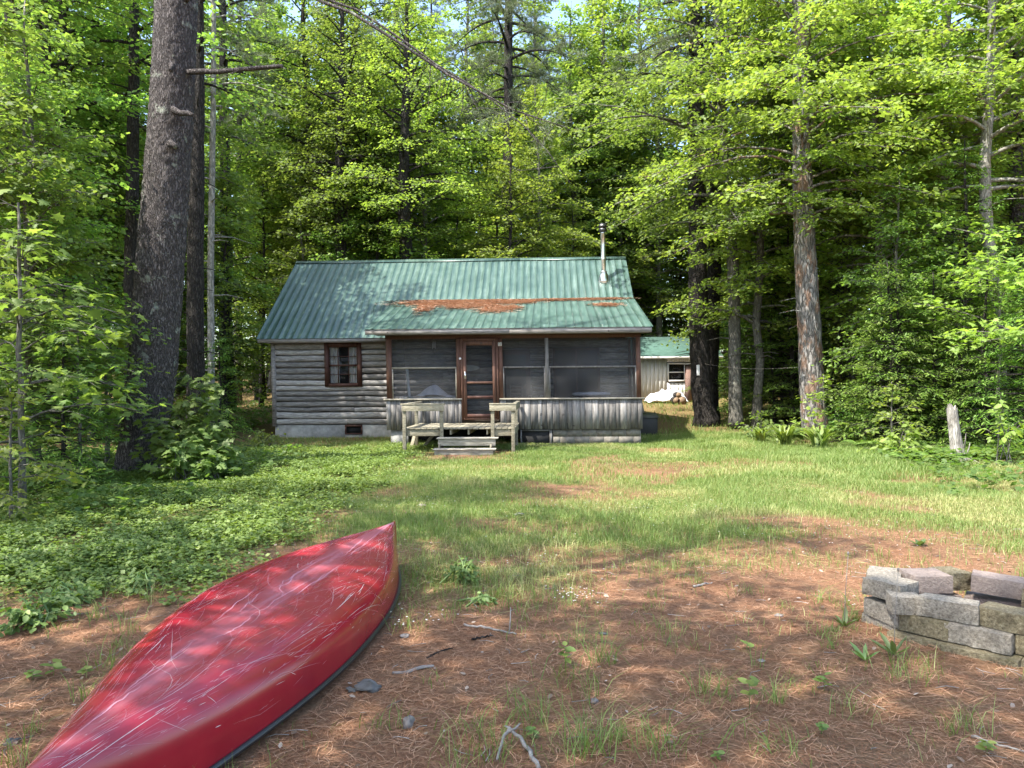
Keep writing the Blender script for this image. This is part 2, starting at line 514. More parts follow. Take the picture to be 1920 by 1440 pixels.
def grass_amount(x, y):
    n = vnoise(x, y, 1.6, 21) * .6 + vnoise(x, y, .55, 22) * .4
    far = sstep(6.0, 8.4, y + 1.2 * (vnoise(x, y, 1.9, 23) - .5) + .22 * (1.5 - x) * (x < 1.5) * (x > -2))
    base = far * (.18 + 1.0 * sstep(.30, .60, n))
    bare = sstep(.62, .78, vnoise(x * .5, y, 1.3, 24)) * sstep(17, 9, y)
    a = base * (1 - .75 * bare)
    a = a * sstep(13.5, 10.5, x)
    path = np.exp(-((x - (3.9 + .09 * (y - 22))) / 1.2) ** 2) * sstep(23, 26, y)
    a = a * (1 - path)
    a = a * (1 - .9 * np.exp(-(((x + 1.1) / 1.3) ** 4 + ((y - 18.0) / 1.3) ** 4)))
    for (bx, by, rx, ry) in ((.6, 12.3, 1.7, .55), (-.7, 15.6, 1.1, .5), (3.6, 9.3, 1.6, .5), (1.5, 7.5, 1.3, .5), (-1.9, 12.0, .5, .7), (4.8, 8.4, 1.3, .5), (2.6, 14.2, 1.0, .4), (-.4, 9.3, .8, .35)):
        e = ((x - bx) / rx) ** 2 + ((y - by) / ry) ** 2
        a = a * (1 - .8 * np.exp(-e * (.6 + .8 * vnoise(x, y, .35, 29))))
    under = (x > -8.2) & (x < 3.6) & (y > 21.3)
    a = np.where(under, .25, a)
    a = np.maximum(a, .10 * sstep(.45, .7, n))
    return np.clip(a, 0, 1) * (1 - .9 * cover_amount(x, y)) * sstep(45, 30, y)

gx = axis(-160, 160, -9, 9, .16)
gy = axis(-60, 220, 1.2, 24, .16)
X, Y = np.meshgrid(gx, gy)
Z = terr(X, Y) + .02 * (vnoise(X, Y, .33, 31) - .5)
mb = MB()
nx, ny = len(gx), len(gy)
i = np.arange(ny - 1)[:, None] * nx + np.arange(nx - 1)[None, :]
fq = np.stack([i, i + 1, i + nx + 1, i + nx], -1).reshape(-1, 4)
ga = np.clip(grass_amount(X, Y) * .9 + .9 * cover_amount(X, Y), 0, 1)
far_forest = np.clip(sstep(24, 30, Y) + sstep(-3.5, -6, X) + sstep(8, 10, X), 0, 1)
ga = np.maximum(ga * (1 - .6 * far_forest), .45 * sstep(22.5, 25, Y))
mb.add(np.stack([X, Y, Z], -1).reshape(-1, 3), fq, ga.ravel())
tag(mb.build('ground', MT['ground_soil'], smooth=True), kind='structure')

# ---------------------------------------------------------------- cabin
YAW = -radians(2.8)
CAB = np.array((0.0, 21.2, 0.0))
LEAN = .016
def lean(v):
    v = v.copy(); v[:, 0] -= LEAN * v[:, 2]; return v
cabin = empty('log_cabin', CAB, YAW, 'weathered grey log cabin with a green metal roof and a screened front porch', 'cabin')
def part(mb, name, mats, parent=None, smooth=False, bevel=0):
    return mb.xf(lean).build(name, mats, parent or cabin, smooth, bevel=bevel)

def log_rows(mb, u0, u1, v, z0, z1, rows, holes=(), depth=.075, rev=False, axis=0, seed=0):
    """half-round log courses along u (axis 0) or along v (axis 1)"""
    rng = np.random.RandomState(seed)
    hs_ = rng.uniform(.78, 1.22, rows); ed = z0 + (z1 - z0) * np.concatenate([[0], np.cumsum(hs_) / hs_.sum()])
    for r in range(rows):
        za, zb = ed[r], ed[r + 1]; h = zb - za
        spans = [(u0, u1)]
        for (a, b, c, d) in holes:
            if zb > c + .02 and za < d - .02:
                ns = []
                for (s, e) in spans:
                    if b <= s or a >= e: ns.append((s, e)); continue
                    if a > s: ns.append((s, a))
                    if b < e: ns.append((b, e))
                spans = ns
        for (s, e) in spans:
            cuts = [s]
            while e - cuts[-1] > 4.2: cuts.append(cuts[-1] + rng.uniform(2.2, 4.0))
            cuts.append(e)
            for a, b in zip(cuts[:-1], cuts[1:]):
                n = max(2, int((b - a) / .22))
                us = np.linspace(a + .003, b - .003, n)
                th = np.linspace(-pi / 2, pi / 2, 8)
                dz = .010 * np.interp(us, np.linspace(a, b, 6), rng.randn(6)) * 1.5
                dd = .011 * np.interp(us, np.linspace(a, b, 7), rng.randn(7))
                zc = (za + zb) / 2
                V = np.zeros((n, 8, 3))
                off = (depth + dd)[:, None] * np.cos(th)[None, :] ** .62 + .002
                zz = zc + dz[:, None] * .5 + (h * .46) * np.sin(th)[None, :]
                if axis == 0:
                    V[..., 0] = us[:, None]; V[..., 1] = v - off
                else:
                    V[..., 1] = us[:, None]; V[..., 0] = v + (-off if rev else off)
                V[..., 2] = zz
                k = np.arange(n - 1)[:, None] * 8 + np.arange(7)[None, :]
                f = np.stack([k, k + 8, k + 9, k + 1], -1).reshape(-1, 4)
                mb.add(V.reshape(-1, 3), f, rng.rand())

UL, UR = -7.63, 3.5           # main house ends
VB, VR, VE = 2.7, 6.35, 10.0  # front wall, ridge, back wall
WH = 2.99
# backing body (dark core behind the logs)
mb = MB()
b = MB()
b.box(UL, -5.92, VB + .005, VB + .12, .41, WH); b.box(-4.84, UR, VB + .005, VB + .12, .41, WH)
b.box(-5.92, -4.84, VB + .005, VB + .12, .41, 1.63); b.box(-5.92, -4.84, VB + .005, VB + .12, 2.95, WH)
part(b, 'inner_wall', MT['interior_dark'])
mb = MB()
log_rows(mb, UL + .09, UR, VB, .41, WH, 14, [(-5.92, -4.84, 1.63, 2.95)], seed=1)
part(mb, 'log_wall', MT['weathered_log'], smooth=True)
mb = MB()
log_rows(mb, VB, VE, UL, .41, WH, 14, axis=1, rev=True, seed=2)
part(mb, 'log_wall', MT['weathered_log'], smooth=True)
mb = MB()
log_rows(mb, VB, VE, UR, .41, WH, 14, axis=1, seed=3)
part(mb, 'log_wall', MT['weathered_log'], smooth=True)
mb = MB()
mb.box(UL, UR, VE - .1, VE, .41, WH)
for u in (UL, UR - .1):
    mb.add([(u, VB, WH), (u, VE, WH), (u, VR, 6.0), (u + .1, VB, WH), (u + .1, VE, WH), (u + .1, VR, 6.0)],
           [(0, 1, 2), (3, 5, 4), (0, 3, 4, 1), (1, 4, 5, 2), (2, 5, 3, 0)])
part(mb, 'gable_wall', MT['weathered_board'])
mb = MB()
mb.box(UL - .045, UL + .09, VB - .07, VB, .36, WH)
part(mb, 'corner_board', MT['weathered_trim'])

# main foundation with vent opening
mb = MB()
mb.box(UL + .02, -5.38, VB - .03, VB + .2, -.3, .40)
mb.box(-5.3801, -4.8299, VB - .029, VB + .19, -.31, .10)
part(mb, 'foundation', MT['concrete'])
mb = MB(); mb.box(-4.83, -3.1, VB - .03, VB + .2, -.3, .40)
part(mb, 'foundation', MT['concrete'])
mb = MB(); mb.box(UL + .02, UL + .2, VB + .2, VE, -.3, .40); part(mb, 'foundation', MT['concrete'])
mb = MB(); mb.box(UR - .2, UR - .02, VB + .2, VE, -.3, .40)
part(mb, 'foundation', MT['concrete'])
mb = MB()
mb.box(-5.38, -4.83, VB - .05, VB - .005, .345, .40); mb.box(-5.38, -4.83, VB - .05, VB - .005, .10, .14)
mb.box(-5.38, -5.34, VB - .05, VB - .005, .14, .345); mb.box(-4.87, -4.83, VB - .05, VB - .005, .14, .345)
vent = part(mb, 'basement_window', MT['dark_trim'])
mb = MB(); mb.box(-5.34, -4.87, VB + .02, VB + .05, .14, .345)
part(mb, 'pane', MT['void'], vent)

# front window
mb = MB()
mb.box(-5.97, -5.84, VB - .10, VB + .02, 1.60, 2.97); mb.box(-4.92, -4.79, VB - .10, VB + .02, 1.60, 2.97)
mb.box(-5.84, -4.92, VB - .10, VB + .02, 2.84, 2.97); mb.box(-5.84, -4.92, VB - .13, VB + .02, 1.60, 1.70)
win = part(mb, 'window', MT['dark_trim'])
mb = MB()
for z in (2.27,): mb.box(-5.84, -4.92, VB - .055, VB - .02, z - .025, z + .025)
for u in (-5.83, -5.55, -5.21, -4.95): mb.box(u - .011, u + .011, VB - .05, VB - .025, 1.70, 2.84)
for z in (1.99, 2.55): mb.box(-5.84, -4.92, VB - .049, VB - .026, z - .010, z + .010)
part(mb, 'sash', MT['dark_trim'], win)
mb = MB(); mb.box(-5.84, -4.92, VB - .030, VB - .024, 1.70, 2.84)
part(mb, 'pane', MT['window_glass'], win)
for (a, b_) in ((-5.84, -5.53), (-5.23, -4.92)):
    mb = MB()
    us = np.linspace(a, b_, 24)
    V = np.array([[(u, VB + .015 + .018 * sin(u * 60) * (1.2 - .4 * t), 1.72 + 1.12 * t) for u in us] for t in np.linspace(0, 1, 5)])
    k = np.arange(4)[:, None] * 24 + np.arange(23)[None, :]
    mb.add(V.reshape(-1, 3), np.stack([k, k + 1, k + 25, k + 24], -1).reshape(-1, 4))
    part(mb, 'curtain', MT['curtain'], win, smooth=True)
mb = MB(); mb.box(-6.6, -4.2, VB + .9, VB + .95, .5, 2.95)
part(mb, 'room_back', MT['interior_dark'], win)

# roofs: ribbed metal sheets
def ribbed(mb, u0, u1, p_lo, p_hi, pitch=.229, rib=.014, minor=.002):
    """p = (v, z) at the low and the high edge"""
    us, hs = [], []
    u = u0
    while u < u1 - 1e-6:
        for du, h in ((0, 0), (.003, rib), (.018, rib), (.021, 0), (.12, 0)):
            if u + du < u1: us.append(u + du); hs.append(h)
        u += pitch
    us.append(u1); hs.append(0)
    us, hs = np.array(us), np.array(hs)
    d = np.array((p_hi[0] - p_lo[0], p_hi[1] - p_lo[1])); d /= np.linalg.norm(d)
    nrm = np.array((-d[1], d[0]))
    n = len(us); m_ = 7
    V = np.zeros((m_, n, 3))
    for q, t in enumerate(np.linspace(0, 1, m_)):
        v = p_lo[0] + (p_hi[0] - p_lo[0]) * t; z = p_lo[1] + (p_hi[1] - p_lo[1]) * t
        w = .002 * (vnoise(us, np.full(n, q * 1.0), .8, 7) - .5)
        V[q, :, 0] = us; V[q, :, 1] = v + nrm[0] * (hs + w); V[q, :, 2] = z + nrm[1] * (hs + w)
    k = np.arange(m_ - 1)[:, None] * n + np.arange(n - 1)[None, :]
    mb.add(V.reshape(-1, 3), np.stack([k, k + 1, k + n + 1, k + n], -1).reshape(-1, 4), .5)

RU0, RU1 = -8.02, 3.86
EV, EZ = 2.32, 3.10           # main eave
RZ = 6.12                     # ridge
mb = MB()
ribbed(mb, RU0, RU1, (EV, EZ), (VR, RZ))
ribbed(mb, RU0, RU1, (2 * VR - EV, EZ), (VR, RZ))
roof = part(mb, 'roof', MT['green_metal'])
mb = MB()
for s, col in ((-1, 0), (1, 0)):
    d = np.array((EV - VR, EZ - RZ)); d /= np.linalg.norm(d)
    pts = [(VR, RZ + .045), (VR + d[0] * .17, RZ + .045 + d[1] * .17)]
    if s > 0: pts = [(2 * VR - a, z) for a, z in pts]
    for (ua, ub) in ((RU0, -4.0), (-4.03, 0.1), (.07, RU1)):
        e = .003 if ua == -4.03 else 0
        mb.hexa([(ua, pts[0][0], pts[0][1] - .012), (ub, pts[0][0], pts[0][1] - .012), (ub, pts[1][0], pts[1][1] - .012), (ua, pts[1][0], pts[1][1] - .012),
                 (ua, pts[0][0], pts[0][1] + e), (ub, pts[0][0], pts[0][1] + e), (ub, pts[1][0], pts[1][1] + e), (ua, pts[1][0], pts[1][1] + e)])
part(mb, 'ridge_cap', MT['green_metal'], roof)
# underside deck, rake boards and fascia of the main roof
mb = MB()
def slab(mb, u0, u1, a, b, t, off):
    d = np.array((b[0] - a[0], b[1] - a[1])); d /= np.linalg.norm(d); n = np.array((-d[1], d[0]))
    q = [(a[0] + n[0] * o, a[1] + n[1] * o) for o in (-off - t, -off)] + [(b[0] + n[0] * o, b[1] + n[1] * o) for o in (-off - t, -off)]
    mb.hexa([(u0, *q[0]), (u1, *q[0]), (u1, *q[2]), (u0, *q[2]), (u0, *q[1]), (u1, *q[1]), (u1, *q[3]), (u0, *q[3])])
slab(mb, RU0 + .03, RU1 - .03, (EV + .03, EZ + .02), (VR, RZ), .05, .015)
mb.xf(lambda v: v)
slab(mb, RU0 + .03, RU1 - .03, (2 * VR - EV - .03, EZ + .02), (VR, RZ), -.05, -.015)
part(mb, 'roof_deck', MT['interior_wood'])
mb = MB()
mb.box(RU0 + .04, -3.6, EV + .02, EV + .055, EZ - .125, EZ - .012)
mb.box(RU0 + .3, -3.6, EV + .056, VB - .06, EZ - .13, EZ - .10)
part(mb, 'fascia', MT['weathered_trim'])

# porch roof
PV, PZ = -.42, 3.165
KV, KZ = 4.10, 4.435
PU0, PU1 = -3.98, 3.87
mb = MB(); ribbed(mb, PU0, PU1, (PV, PZ), (KV, KZ))
proof = part(mb, 'porch_roof', MT['green_metal'])
mb = MB(); slab(mb, PU0 + .03, PU1 - .03, (PV + .03, PZ + .008), (KV, KZ), .04, .012)
part(mb, 'roof_deck', MT['interior_wood'], proof)
# cheeks closing the porch roof against the main roof
for u in (PU0 + .05, PU1 - .08):
    mb = MB()
    mb.add([(u, EV, EZ - .03), (u, KV, KZ - .06), (u, EV, PZ + (KZ - PZ) * (EV - PV) / (KV - PV) - .06),
            (u + .03, EV, EZ - .03), (u + .03, KV, KZ - .06), (u + .03, EV, PZ + (KZ - PZ) * (EV - PV) / (KV - PV) - .06)],
           [(0, 1, 2), (3, 5, 4), (0, 3, 4, 1), (1, 4, 5, 2), (2, 5, 3, 0)])
    part(mb, 'cheek_board', MT['weathered_trim'])
mb = MB()
mb.box(PU0 + .04, .0, PV + .02, PV + .06, PZ - .145, PZ - .012)
mb.box(.005, PU1 - .04, PV + .02, PV + .06, PZ - .150, PZ - .010)
part(mb, 'fascia', MT['weathered_trim'])
mb = MB(); mb.box(PU0 + .3, PU1 - .1, PV + .062, -.02, PZ - .15, PZ - .12)
part(mb, 'soffit', MT['interior_wood'])

# porch walls
Z0, ZS, ZH = .40, 1.215, 3.03
DU0, DU1 = -1.36, -.36           # door opening
PL, PR = -3.48, 3.58
rng = np.random.RandomState(5)
for (a, b_) in ((PL, DU0 - .02), (DU1 + .05, PR)):
    mb = MB()
    u = a
    while u < b_ - .03:
        w = min(rng.uniform(.10, .21), b_ - u)
        if b_ - u - w < .06: w = b_ - u
        y0 = -.035 - rng.uniform(0, .010)
        mb.box(u + .004, u + w - .004, y0, -.005, Z0 + rng.uniform(-.012, .012), ZS, 0, rng.rand())
        u += w
    part(mb, 'plank_skirt', MT['weathered_board'])
for q in ((PR - .03, PR, 0, VB, Z0, ZS), (PL, PL + .03, 0, VB - .06, Z0, ZS)):
    mb = MB(); mb.box(*q); part(mb, 'plank_skirt', MT['weathered_board'])
for (a, b_) in ((PL - .06, DU0 + .0), (DU1 + .04, PR + .06)):
    mb = MB(); mb.box(a, b_, -.085, .09, ZS + .002, ZS + .045)
    part(mb, 'sill', MT['step_wood'])
mb = MB(); mb.box(PL, PR, .0, .09, ZH - .12, ZH + .06)
part(mb, 'header_beam', MT['dark_trim'])
posts = [(-3.46, -3.31, 'red_trim'), (-1.50, -1.38, 'red_trim'), (-.34, -.22, 'red_trim'), (.95, 1.05, 'weathered_board'), (3.44, 3.56, 'red_trim')]
for (a, b_, mt) in posts:
    mb = MB(); mb.box(a, b_, -.02, .085, ZS + .047, ZH - .12)
    part(mb, 'post', MT[mt])
bays = [(-3.31, -1.50, 'red_trim'), (-.22, .95, 'weathered_board'), (1.05, 3.44, 'weathered_board')]
for (a, b_, mt) in bays:
    mb = MB(); mb.box(a, b_, .030, .033, ZS + .047, ZH - .12)
    sc_ = part(mb, 'screen_panel', MT['insect_screen'])
    mb = MB(); mb.box(a + .001, b_ - .001, -.008, .028, 2.09, 2.135)
    for (c, d) in ((a + .001, a + .035), (b_ - .035, b_ - .001)): mb.box(c, d, -.004, .026, ZS + .05, 2.088)
    part(mb, 'rail', MT['step_wood' if mt == 'red_trim' else mt], sc_)
# right side screen
mb = MB(); mb.box(PR - .05, PR - .047, .1, VB - .1, ZS, ZH)
part(mb, 'screen_panel', MT['insect_screen'])
for q in ((PR - .09, PR - .01, 1.3, 1.4, ZS, ZH), (PR - .09, PR - .01, 2.55, 2.65, ZS, ZH)):
    mb = MB(); mb.box(*q); part(mb, 'post', MT['red_trim'])
mb = MB(); mb.box(PR - .085, PR - .015, .1, 1.3, 2.09, 2.14); part(mb, 'rail', MT['red_trim'])
mb = MB(); mb.box(PL + .047, PL + .05, .1, VB - .1, ZS, ZH)
part(mb, 'screen_panel', MT['insect_screen'])

# screen door
DZ = .73
mb = MB()
mb.box(DU0 - .02, DU0 + .05, -.045, .06, DZ - .06, ZH - .12); mb.box(DU1 - .05, DU1 + .02, -.045, .06, DZ - .06, ZH - .12)
mb.box(DU0 + .05, DU1 - .05, -.045, .06, 2.84, ZH - .12)
mb.box(DU0 + .05, DU1 - .05, -.06, .06, DZ - .06, DZ - .005)
part(mb, 'door_frame', MT['red_trim'])
mb = MB()
a, b_ = DU0 + .055, DU1 - .055
mb.box(a, a + .085, -.075, -.04, DZ, 2.835); mb.box(b_ - .085, b_, -.075, -.04, DZ, 2.835)
mb.box(a + .085, b_ - .085, -.075, -.04, 2.72, 2.835)
mb.box(a + .085, b_ - .085, -.073, -.042, 1.66, 1.725)
door = part(mb, 'screen_door', MT['red_trim'])
mb = MB(); mb.box(a + .085, b_ - .085, -.073, -.042, DZ, DZ + .10); part(mb, 'bottom_rail', MT['dark_trim'], door)
mb = MB(); mb.box(a + .085, b_ - .085, -.066, -.044, 1.25, 1.33); part(mb, 'middle_rail', MT['dark_trim'], door)
mb = MB(); mb.box(a + .085, b_ - .085, -.056, -.054, DZ + .10, 2.72)
part(mb, 'screen', MT['door_screen'], door)
mb = MB(); mb.tube([(a + .045, -.075, 1.83), (a + .045, -.115, 1.85), (a + .045, -.115, 1.95), (a + .045, -.075, 1.97)], .011, 6); mb.box(a + .02, a + .07, -.081, -.074, 1.80, 2.0)
part(mb, 'handle', MT['steel'], door)
mb = MB(); mb.lathe((0, 0, 0), [(.0, 0), (.028, .004), (.034, .02), (.022, .036), (.0, .04)], 12)
mb.xf(lambda v: np.stack([v[:, 0] + DU0 - .03, -.03 - v[:, 2], v[:, 1] + 2.36], -1))
part(mb, 'porch_lamp_socket', MT['white_paint'])

# number plate: two white tiles, one with a figure 1 each
mb = MB()
mb.box(-.335, -.290, -.032, -.021, 2.70, 2.80); mb.box(-.282, -.237, -.032, -.021, 2.70, 2.80)
plate = part(mb, 'number_plate', MT['white_paint'])
mb = MB()
for u in (-.311, -.259):
    mb.box(u - .004, u + .006, -.036, -.0325, 2.72, 2.785)
    mb.hexa([(u - .014, -.036, 2.768), (u - .0045, -.036, 2.776), (u - .0045, -.0325, 2.776), (u - .014, -.0325, 2.768),
             (u - .014, -.036, 2.776), (u - .0045, -.036, 2.785), (u - .0045, -.0325, 2.785), (u - .014, -.0325, 2.776)])
part(mb, 'digit', MT['ink'], plate)

# inside the porch
mb = MB(); mb.box(PL + .05, PR - .05, .1, VB - .06, .60, .68); part(mb, 'porch_floor', MT['porch_floor'])
mb = MB()
mb.box(-.42, .48, VB - .10, VB - .06, .68, 2.72)
idoor = part(mb, 'inner_door', MT['dark_trim'])
mb = MB()
for z0, z1 in ((.85, 1.5), (1.62, 2.55)): mb.box(-.28, .34, VB - .108, VB - .10, z0, z1)
part(mb, 'door_panel', MT['interior_dark'], idoor)
mb = MB(); mb.box(1.18, 2.62, VB - .11, VB - .06, 1.05, 2.75)
iw = part(mb, 'inner_window', MT['dark_trim'])
mb = MB(); mb.box(1.26, 1.87, VB - .118, VB - .112, 1.13, 2.67); mb.box(1.93, 2.54, VB - .118, VB - .112, 1.13, 2.67)
part(mb, 'pane', MT['window_glass'], iw)
# foundation blocks under the porch
mb = MB()
for row, (za, zb) in enumerate(((-.25, -.02), (-.01, .19), (.20, .395))):
    u = 1.12 - (.2 if row % 2 else 0)
    while u < PR - .05:
        ua, ub = max(u, 1.12), min(u + .395, PR - .05)
        if ub - ua > .03: mb.box(ua + .003, ub - .003, .02 + .004 * (row % 2), .2, za, zb, 0, .5)
        u += .40
part(mb, 'block_foundation', MT['concrete_block'])
mb = MB(); mb.box(1.12, PR - .055, .032, .19, -.2, .39); part(mb, 'mortar_bed', MT['mortar'])
for q in ((PL + .1, -2.9, .02, .2, -.25, .395), (PR - .25, PR - .055, .2, VB, -.25, .395)):
    mb = MB(); mb.box(*q); part(mb, 'block_foundation', MT['concrete'])
mb = MB(); mb.box(.22, .27, .0, .06, -.1, .39); mb.box(1.03, 1.10, .0, .06, -.1, .39); mb.box(.27, 1.03, .0, .06, .35, .39)
cr = part(mb, 'crawlspace_hatch', MT['weathered_board'])
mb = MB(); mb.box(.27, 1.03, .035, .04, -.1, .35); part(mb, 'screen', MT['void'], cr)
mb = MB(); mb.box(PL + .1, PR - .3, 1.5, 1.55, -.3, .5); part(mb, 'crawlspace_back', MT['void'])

# stovepipe
mb = MB()
sz = EZ + (RZ - EZ) * (5.05 - EV) / (VR - EV)
pc = (2.98, 5.05, sz)
mb.lathe(pc, [(.085, -.2), (.085, .7), (.089, .705), (.089, .73), (.085, .735), (.085, 1.58), (.089, 1.585), (.089, 1.62), (.085, 1.625), (.085, 1.78)], 18)
pipe = part(mb, 'stovepipe', MT['steel'], smooth=False)
mb = MB(); mb.lathe(pc, [(.20, -.16), (.19, .0), (.16, .17), (.105, .26), (.12, .28), (.12, .30), (.09, .31)], 18)
part(mb, 'flashing', MT['steel'], pipe)
mb = MB(); mb.lathe(pc, [(.15, 1.80), (.155, 1.84), (.10, 1.92), (.0, 1.95)], 18)
mb.lathe(pc, [(.10, 1.64), (.145, 1.67), (.145, 1.74), (.11, 1.77)], 18)
part(mb, 'cap', MT['dark_steel'], pipe)

def C(u, v, z):
    """cabin local -> world"""
    u2 = u - LEAN * z
    return np.array((CAB[0] + u2 * cos(YAW) - v * sin(YAW), CAB[1] + u2 * sin(YAW) + v * cos(YAW), CAB[2] + z))

# things inside the porch
bed = empty('day_bed', C(-2.4, .85, .68), YAW, 'low bed with a pale rail and rumpled blue grey bedding behind the left porch screen', 'bed')
mb = MB(); mb.box(-.8, .8, -.45, -.41, .52, .60); mb.box(-.8, .8, .41, .45, .52, .60)
for x in (-.78, .72):
    for y in (-.45, .39): mb.box(x, x + .06, y, y + .06, 0, .519)
mb.build('bed_frame', MT['white_paint'], bed)
mb = MB()
xs = np.linspace(-.78, .78, 26); ys = np.linspace(-.4, .4, 12)
V = np.array([[(x, y, .60 + .34 * math.exp(-((x - .1) / .33) ** 2 - (y / .3) ** 2) + .05 * float(vnoise(x, y, .18, 4))) for x in xs] for y in ys])
k = np.arange(11)[:, None] * 26 + np.arange(25)[None, :]
mb.add(V.reshape(-1, 3), np.stack([k, k + 1, k + 27, k + 26], -1).reshape(-1, 4))
mb.box(-.78, .78, -.4, .4, .45, .575)
mb.build('bedding', MT['bedding'], bed, smooth=False)

pole = MB()
pole.tube([C(-3.02, .9, .68), C(-3.0, .9, 1.4), C(-3.05, .9, 2.1)], [.05, .045, .04], 8, noise=.2)
tag(pole.build('birch_pole', MT['white_paint']), 'pale peeled birch pole standing at the left end inside the porch', 'pole')

ch = empty('wind_chime', C(-2.15, .25, 2.98), YAW, 'small wind chime of pale tubes hanging inside the left porch screen', 'wind chime')
mb = MB(); mb.lathe((0, 0, -.12), [(.07, 0), (.065, .02), (.02, .06), (.004, .14)], 10); mb.build('roof', MT['step_wood'], ch)
for q in range(4):
    mb = MB(); mb.tube([(.04 * cos(q * 1.57), .04 * sin(q * 1.57), -.13), (.04 * cos(q * 1.57), .04 * sin(q * 1.57), -.33 + .03 * (q % 2))], .011, 6)
    mb.build('chime_tube', MT['steel'], ch)

pd = empty('canoe_paddle', C(-.85, 1.0, 2.12), YAW, 'pale wooden canoe paddle hung level behind the screen door', 'paddle')
mb = MB(); mb.tube([(-.1, 0, 0), (.9, 0, .02)], .017, 8); mb.tube([(.9, -.05, .02), (.9, .05, .02)], .02, 8); mb.build('shaft', MT['step_wood'], pd)
mb = MB()
o = [(-.1, .022), (-.2, .06), (-.35, .085), (-.5, .085), (-.58, .06), (-.58, -.06), (-.5, -.085), (-.35, -.085), (-.2, -.06), (-.1, -.022)]
n = len(o)
mb.add([(x, -.006, z) for x, z in o] + [(x, .006, z) for x, z in o], [tuple(range(n)), tuple(range(2 * n - 1, n - 1, -1))] + [(q, q + n, (q + 1) % n + n, (q + 1) % n) for q in range(n)])
mb.build('blade', MT['blade_paint'], pd)

def chair(loc, rz, label):
    c = empty('porch_chair', loc, rz, label, 'chair')
    mb = MB(); mb.box(-.23, .23, -.22, .22, .42, .46); mb.build('seat', MT['interior_wood'], c)
    for x in (-.21, .18):
        for y, h in ((-.2, .42), (.17, .95)):
            mb = MB(); mb.box(x, x + .035, y, y + .035, 0, h); mb.build('leg', MT['interior_wood'], c)
    mb = MB()
    for z in (.55, .66, .77, .88): mb.box(-.175, .18, .18, .20, z, z + .05)
    mb.build('backrest', MT['interior_wood'], c)
    for x in (-.23, .195):
        mb = MB(); mb.box(x, x + .035, -.22, .17, .62, .645); mb.box(x + .005, x + .03, -.2, -.17, .46, .619); mb.build('armrest', MT['interior_wood'], c)
    return c
chair(C(.82, 1.0, .68), YAW + 2.6, 'plain wooden armchair behind the porch screen near the middle post')
chair(C(.15, 1.5, .68), YAW + .5, 'plain wooden armchair behind the screen just right of the door')
tb = empty('porch_table', C(2.25, 1.2, .68), YAW, 'round table under a pale cloth behind the right porch screen', 'table')
mb = MB(); mb.lathe((0, 0, 0), [(.5, .62), (.56, .66), (.55, .70), (.4, .72), (.0, .73)], 24); mb.build('tablecloth_top', MT['bedding'], tb)
for q in range(4):
    mb = MB(); mb.bar((.3 * cos(q * 1.57 + .8), .3 * sin(q * 1.57 + .8), 0), (.3 * cos(q * 1.57 + .8), .3 * sin(q * 1.57 + .8), .62), .05, .05); mb.build('leg', MT['interior_wood'], tb)

# ---------------------------------------------------------------- entry deck
deck = empty('entry_deck', C(0, 0, 0), YAW, 'unpainted wooden landing with rails and two steps in front of the screen door', 'deck')
def dpart(mb, name, mt='deck_wood', parent=None, bevel=.005):
    return mb.build(name, MT[mt], parent or deck, bevel=bevel)
DA, DB, DF = -2.55, .20, -2.42    # left, right, front
DH = .585
rng = np.random.RandomState(8)
mb = MB()
u = DA
while u < DB - .02:
    w = min(.138, DB - u)
    mb.box(u + .004, u + w - .004, DF - .03 + rng.uniform(-.006, .006), -.10, DH - .035, DH + rng.uniform(-.003, .003), 0, rng.rand() * .5 + .2)
    u += .142
dpart(mb, 'deck_boards')
mb = MB()
mb.box(DA + .02, -1.62, DF, DF + .04, DH - .20, DH - .04); mb.box(-.32, DB - .02, DF, DF + .04, DH - .20, DH - .04)
mb.box(DA + .02, DA + .06, DF + .04, -.1, DH - .18, DH - .04); mb.box(DB - .06, DB - .02, DF + .04, -.1, DH - .18, DH - .04)
for u in (-1.42, -.98, -.52): mb.box(u, u + .04, DF + .02, -.1, DH - .17, DH - .04)
dpart(mb, 'joist_frame')
for (u, v, top, dz) in ((DA - .02, DF - .03, 1.10, 0), (-1.655, DF - .03, 1.10, 0), (-.40, DF - .03, 1.10, 0), (.10, DF - .03, 1.10, 0),
                        (DA - .02, -.75, 1.10, 0), (.10, -.75, 1.10, 0)):
    mb = MB(); g_ = gz(*C(u, v, 0)[:2])
    mb.box(u, u + .085, v - .045, v + .045, g_ - .06, top, 0, .35)
    dpart(mb, 'post')
mb = MB(); mb.box(DA - .03, -1.54, DF - .105, DF - .077, 1.00, 1.15, 0, .75); fr = dpart(mb, 'rail_board')
mb = MB(); mb.box(DA - .07, -1.53, DF - .115, DF + .06, 1.153, 1.185, 0, .6); dpart(mb, 'cap_board', 'deck_wood', fr)
mb = MB(); mb.box(-.43, .22, DF - .105, DF - .077, 1.00, 1.15, 0, .75); fr = dpart(mb, 'rail_board')
mb = MB(); mb.box(-.44, .23, DF - .115, DF - .015, 1.153, 1.185, 0, .6); dpart(mb, 'cap_board', 'deck_wood', fr)
for u in (DA - .03, .125):
    mb = MB(); mb.box(u, u + .1, DF + .065 if u < 0 else DF - .01, -.10, 1.153, 1.185, 0, .6); mb.box(u + (.0 if u < 0 else .07), u + (.03 if u < 0 else .10), DF + .05, -.1, 1.02, 1.15, 0, .4)
    dpart(mb, 'side_rail')
mb = MB(); mb.bar((-2.25, -1.1, .05), (-1.95, -.5, .50), .09, .04); mb.bar((-2.55, -1.4, .02), (-2.48, -1.0, .5), .09, .04); dpart(mb, 'brace')
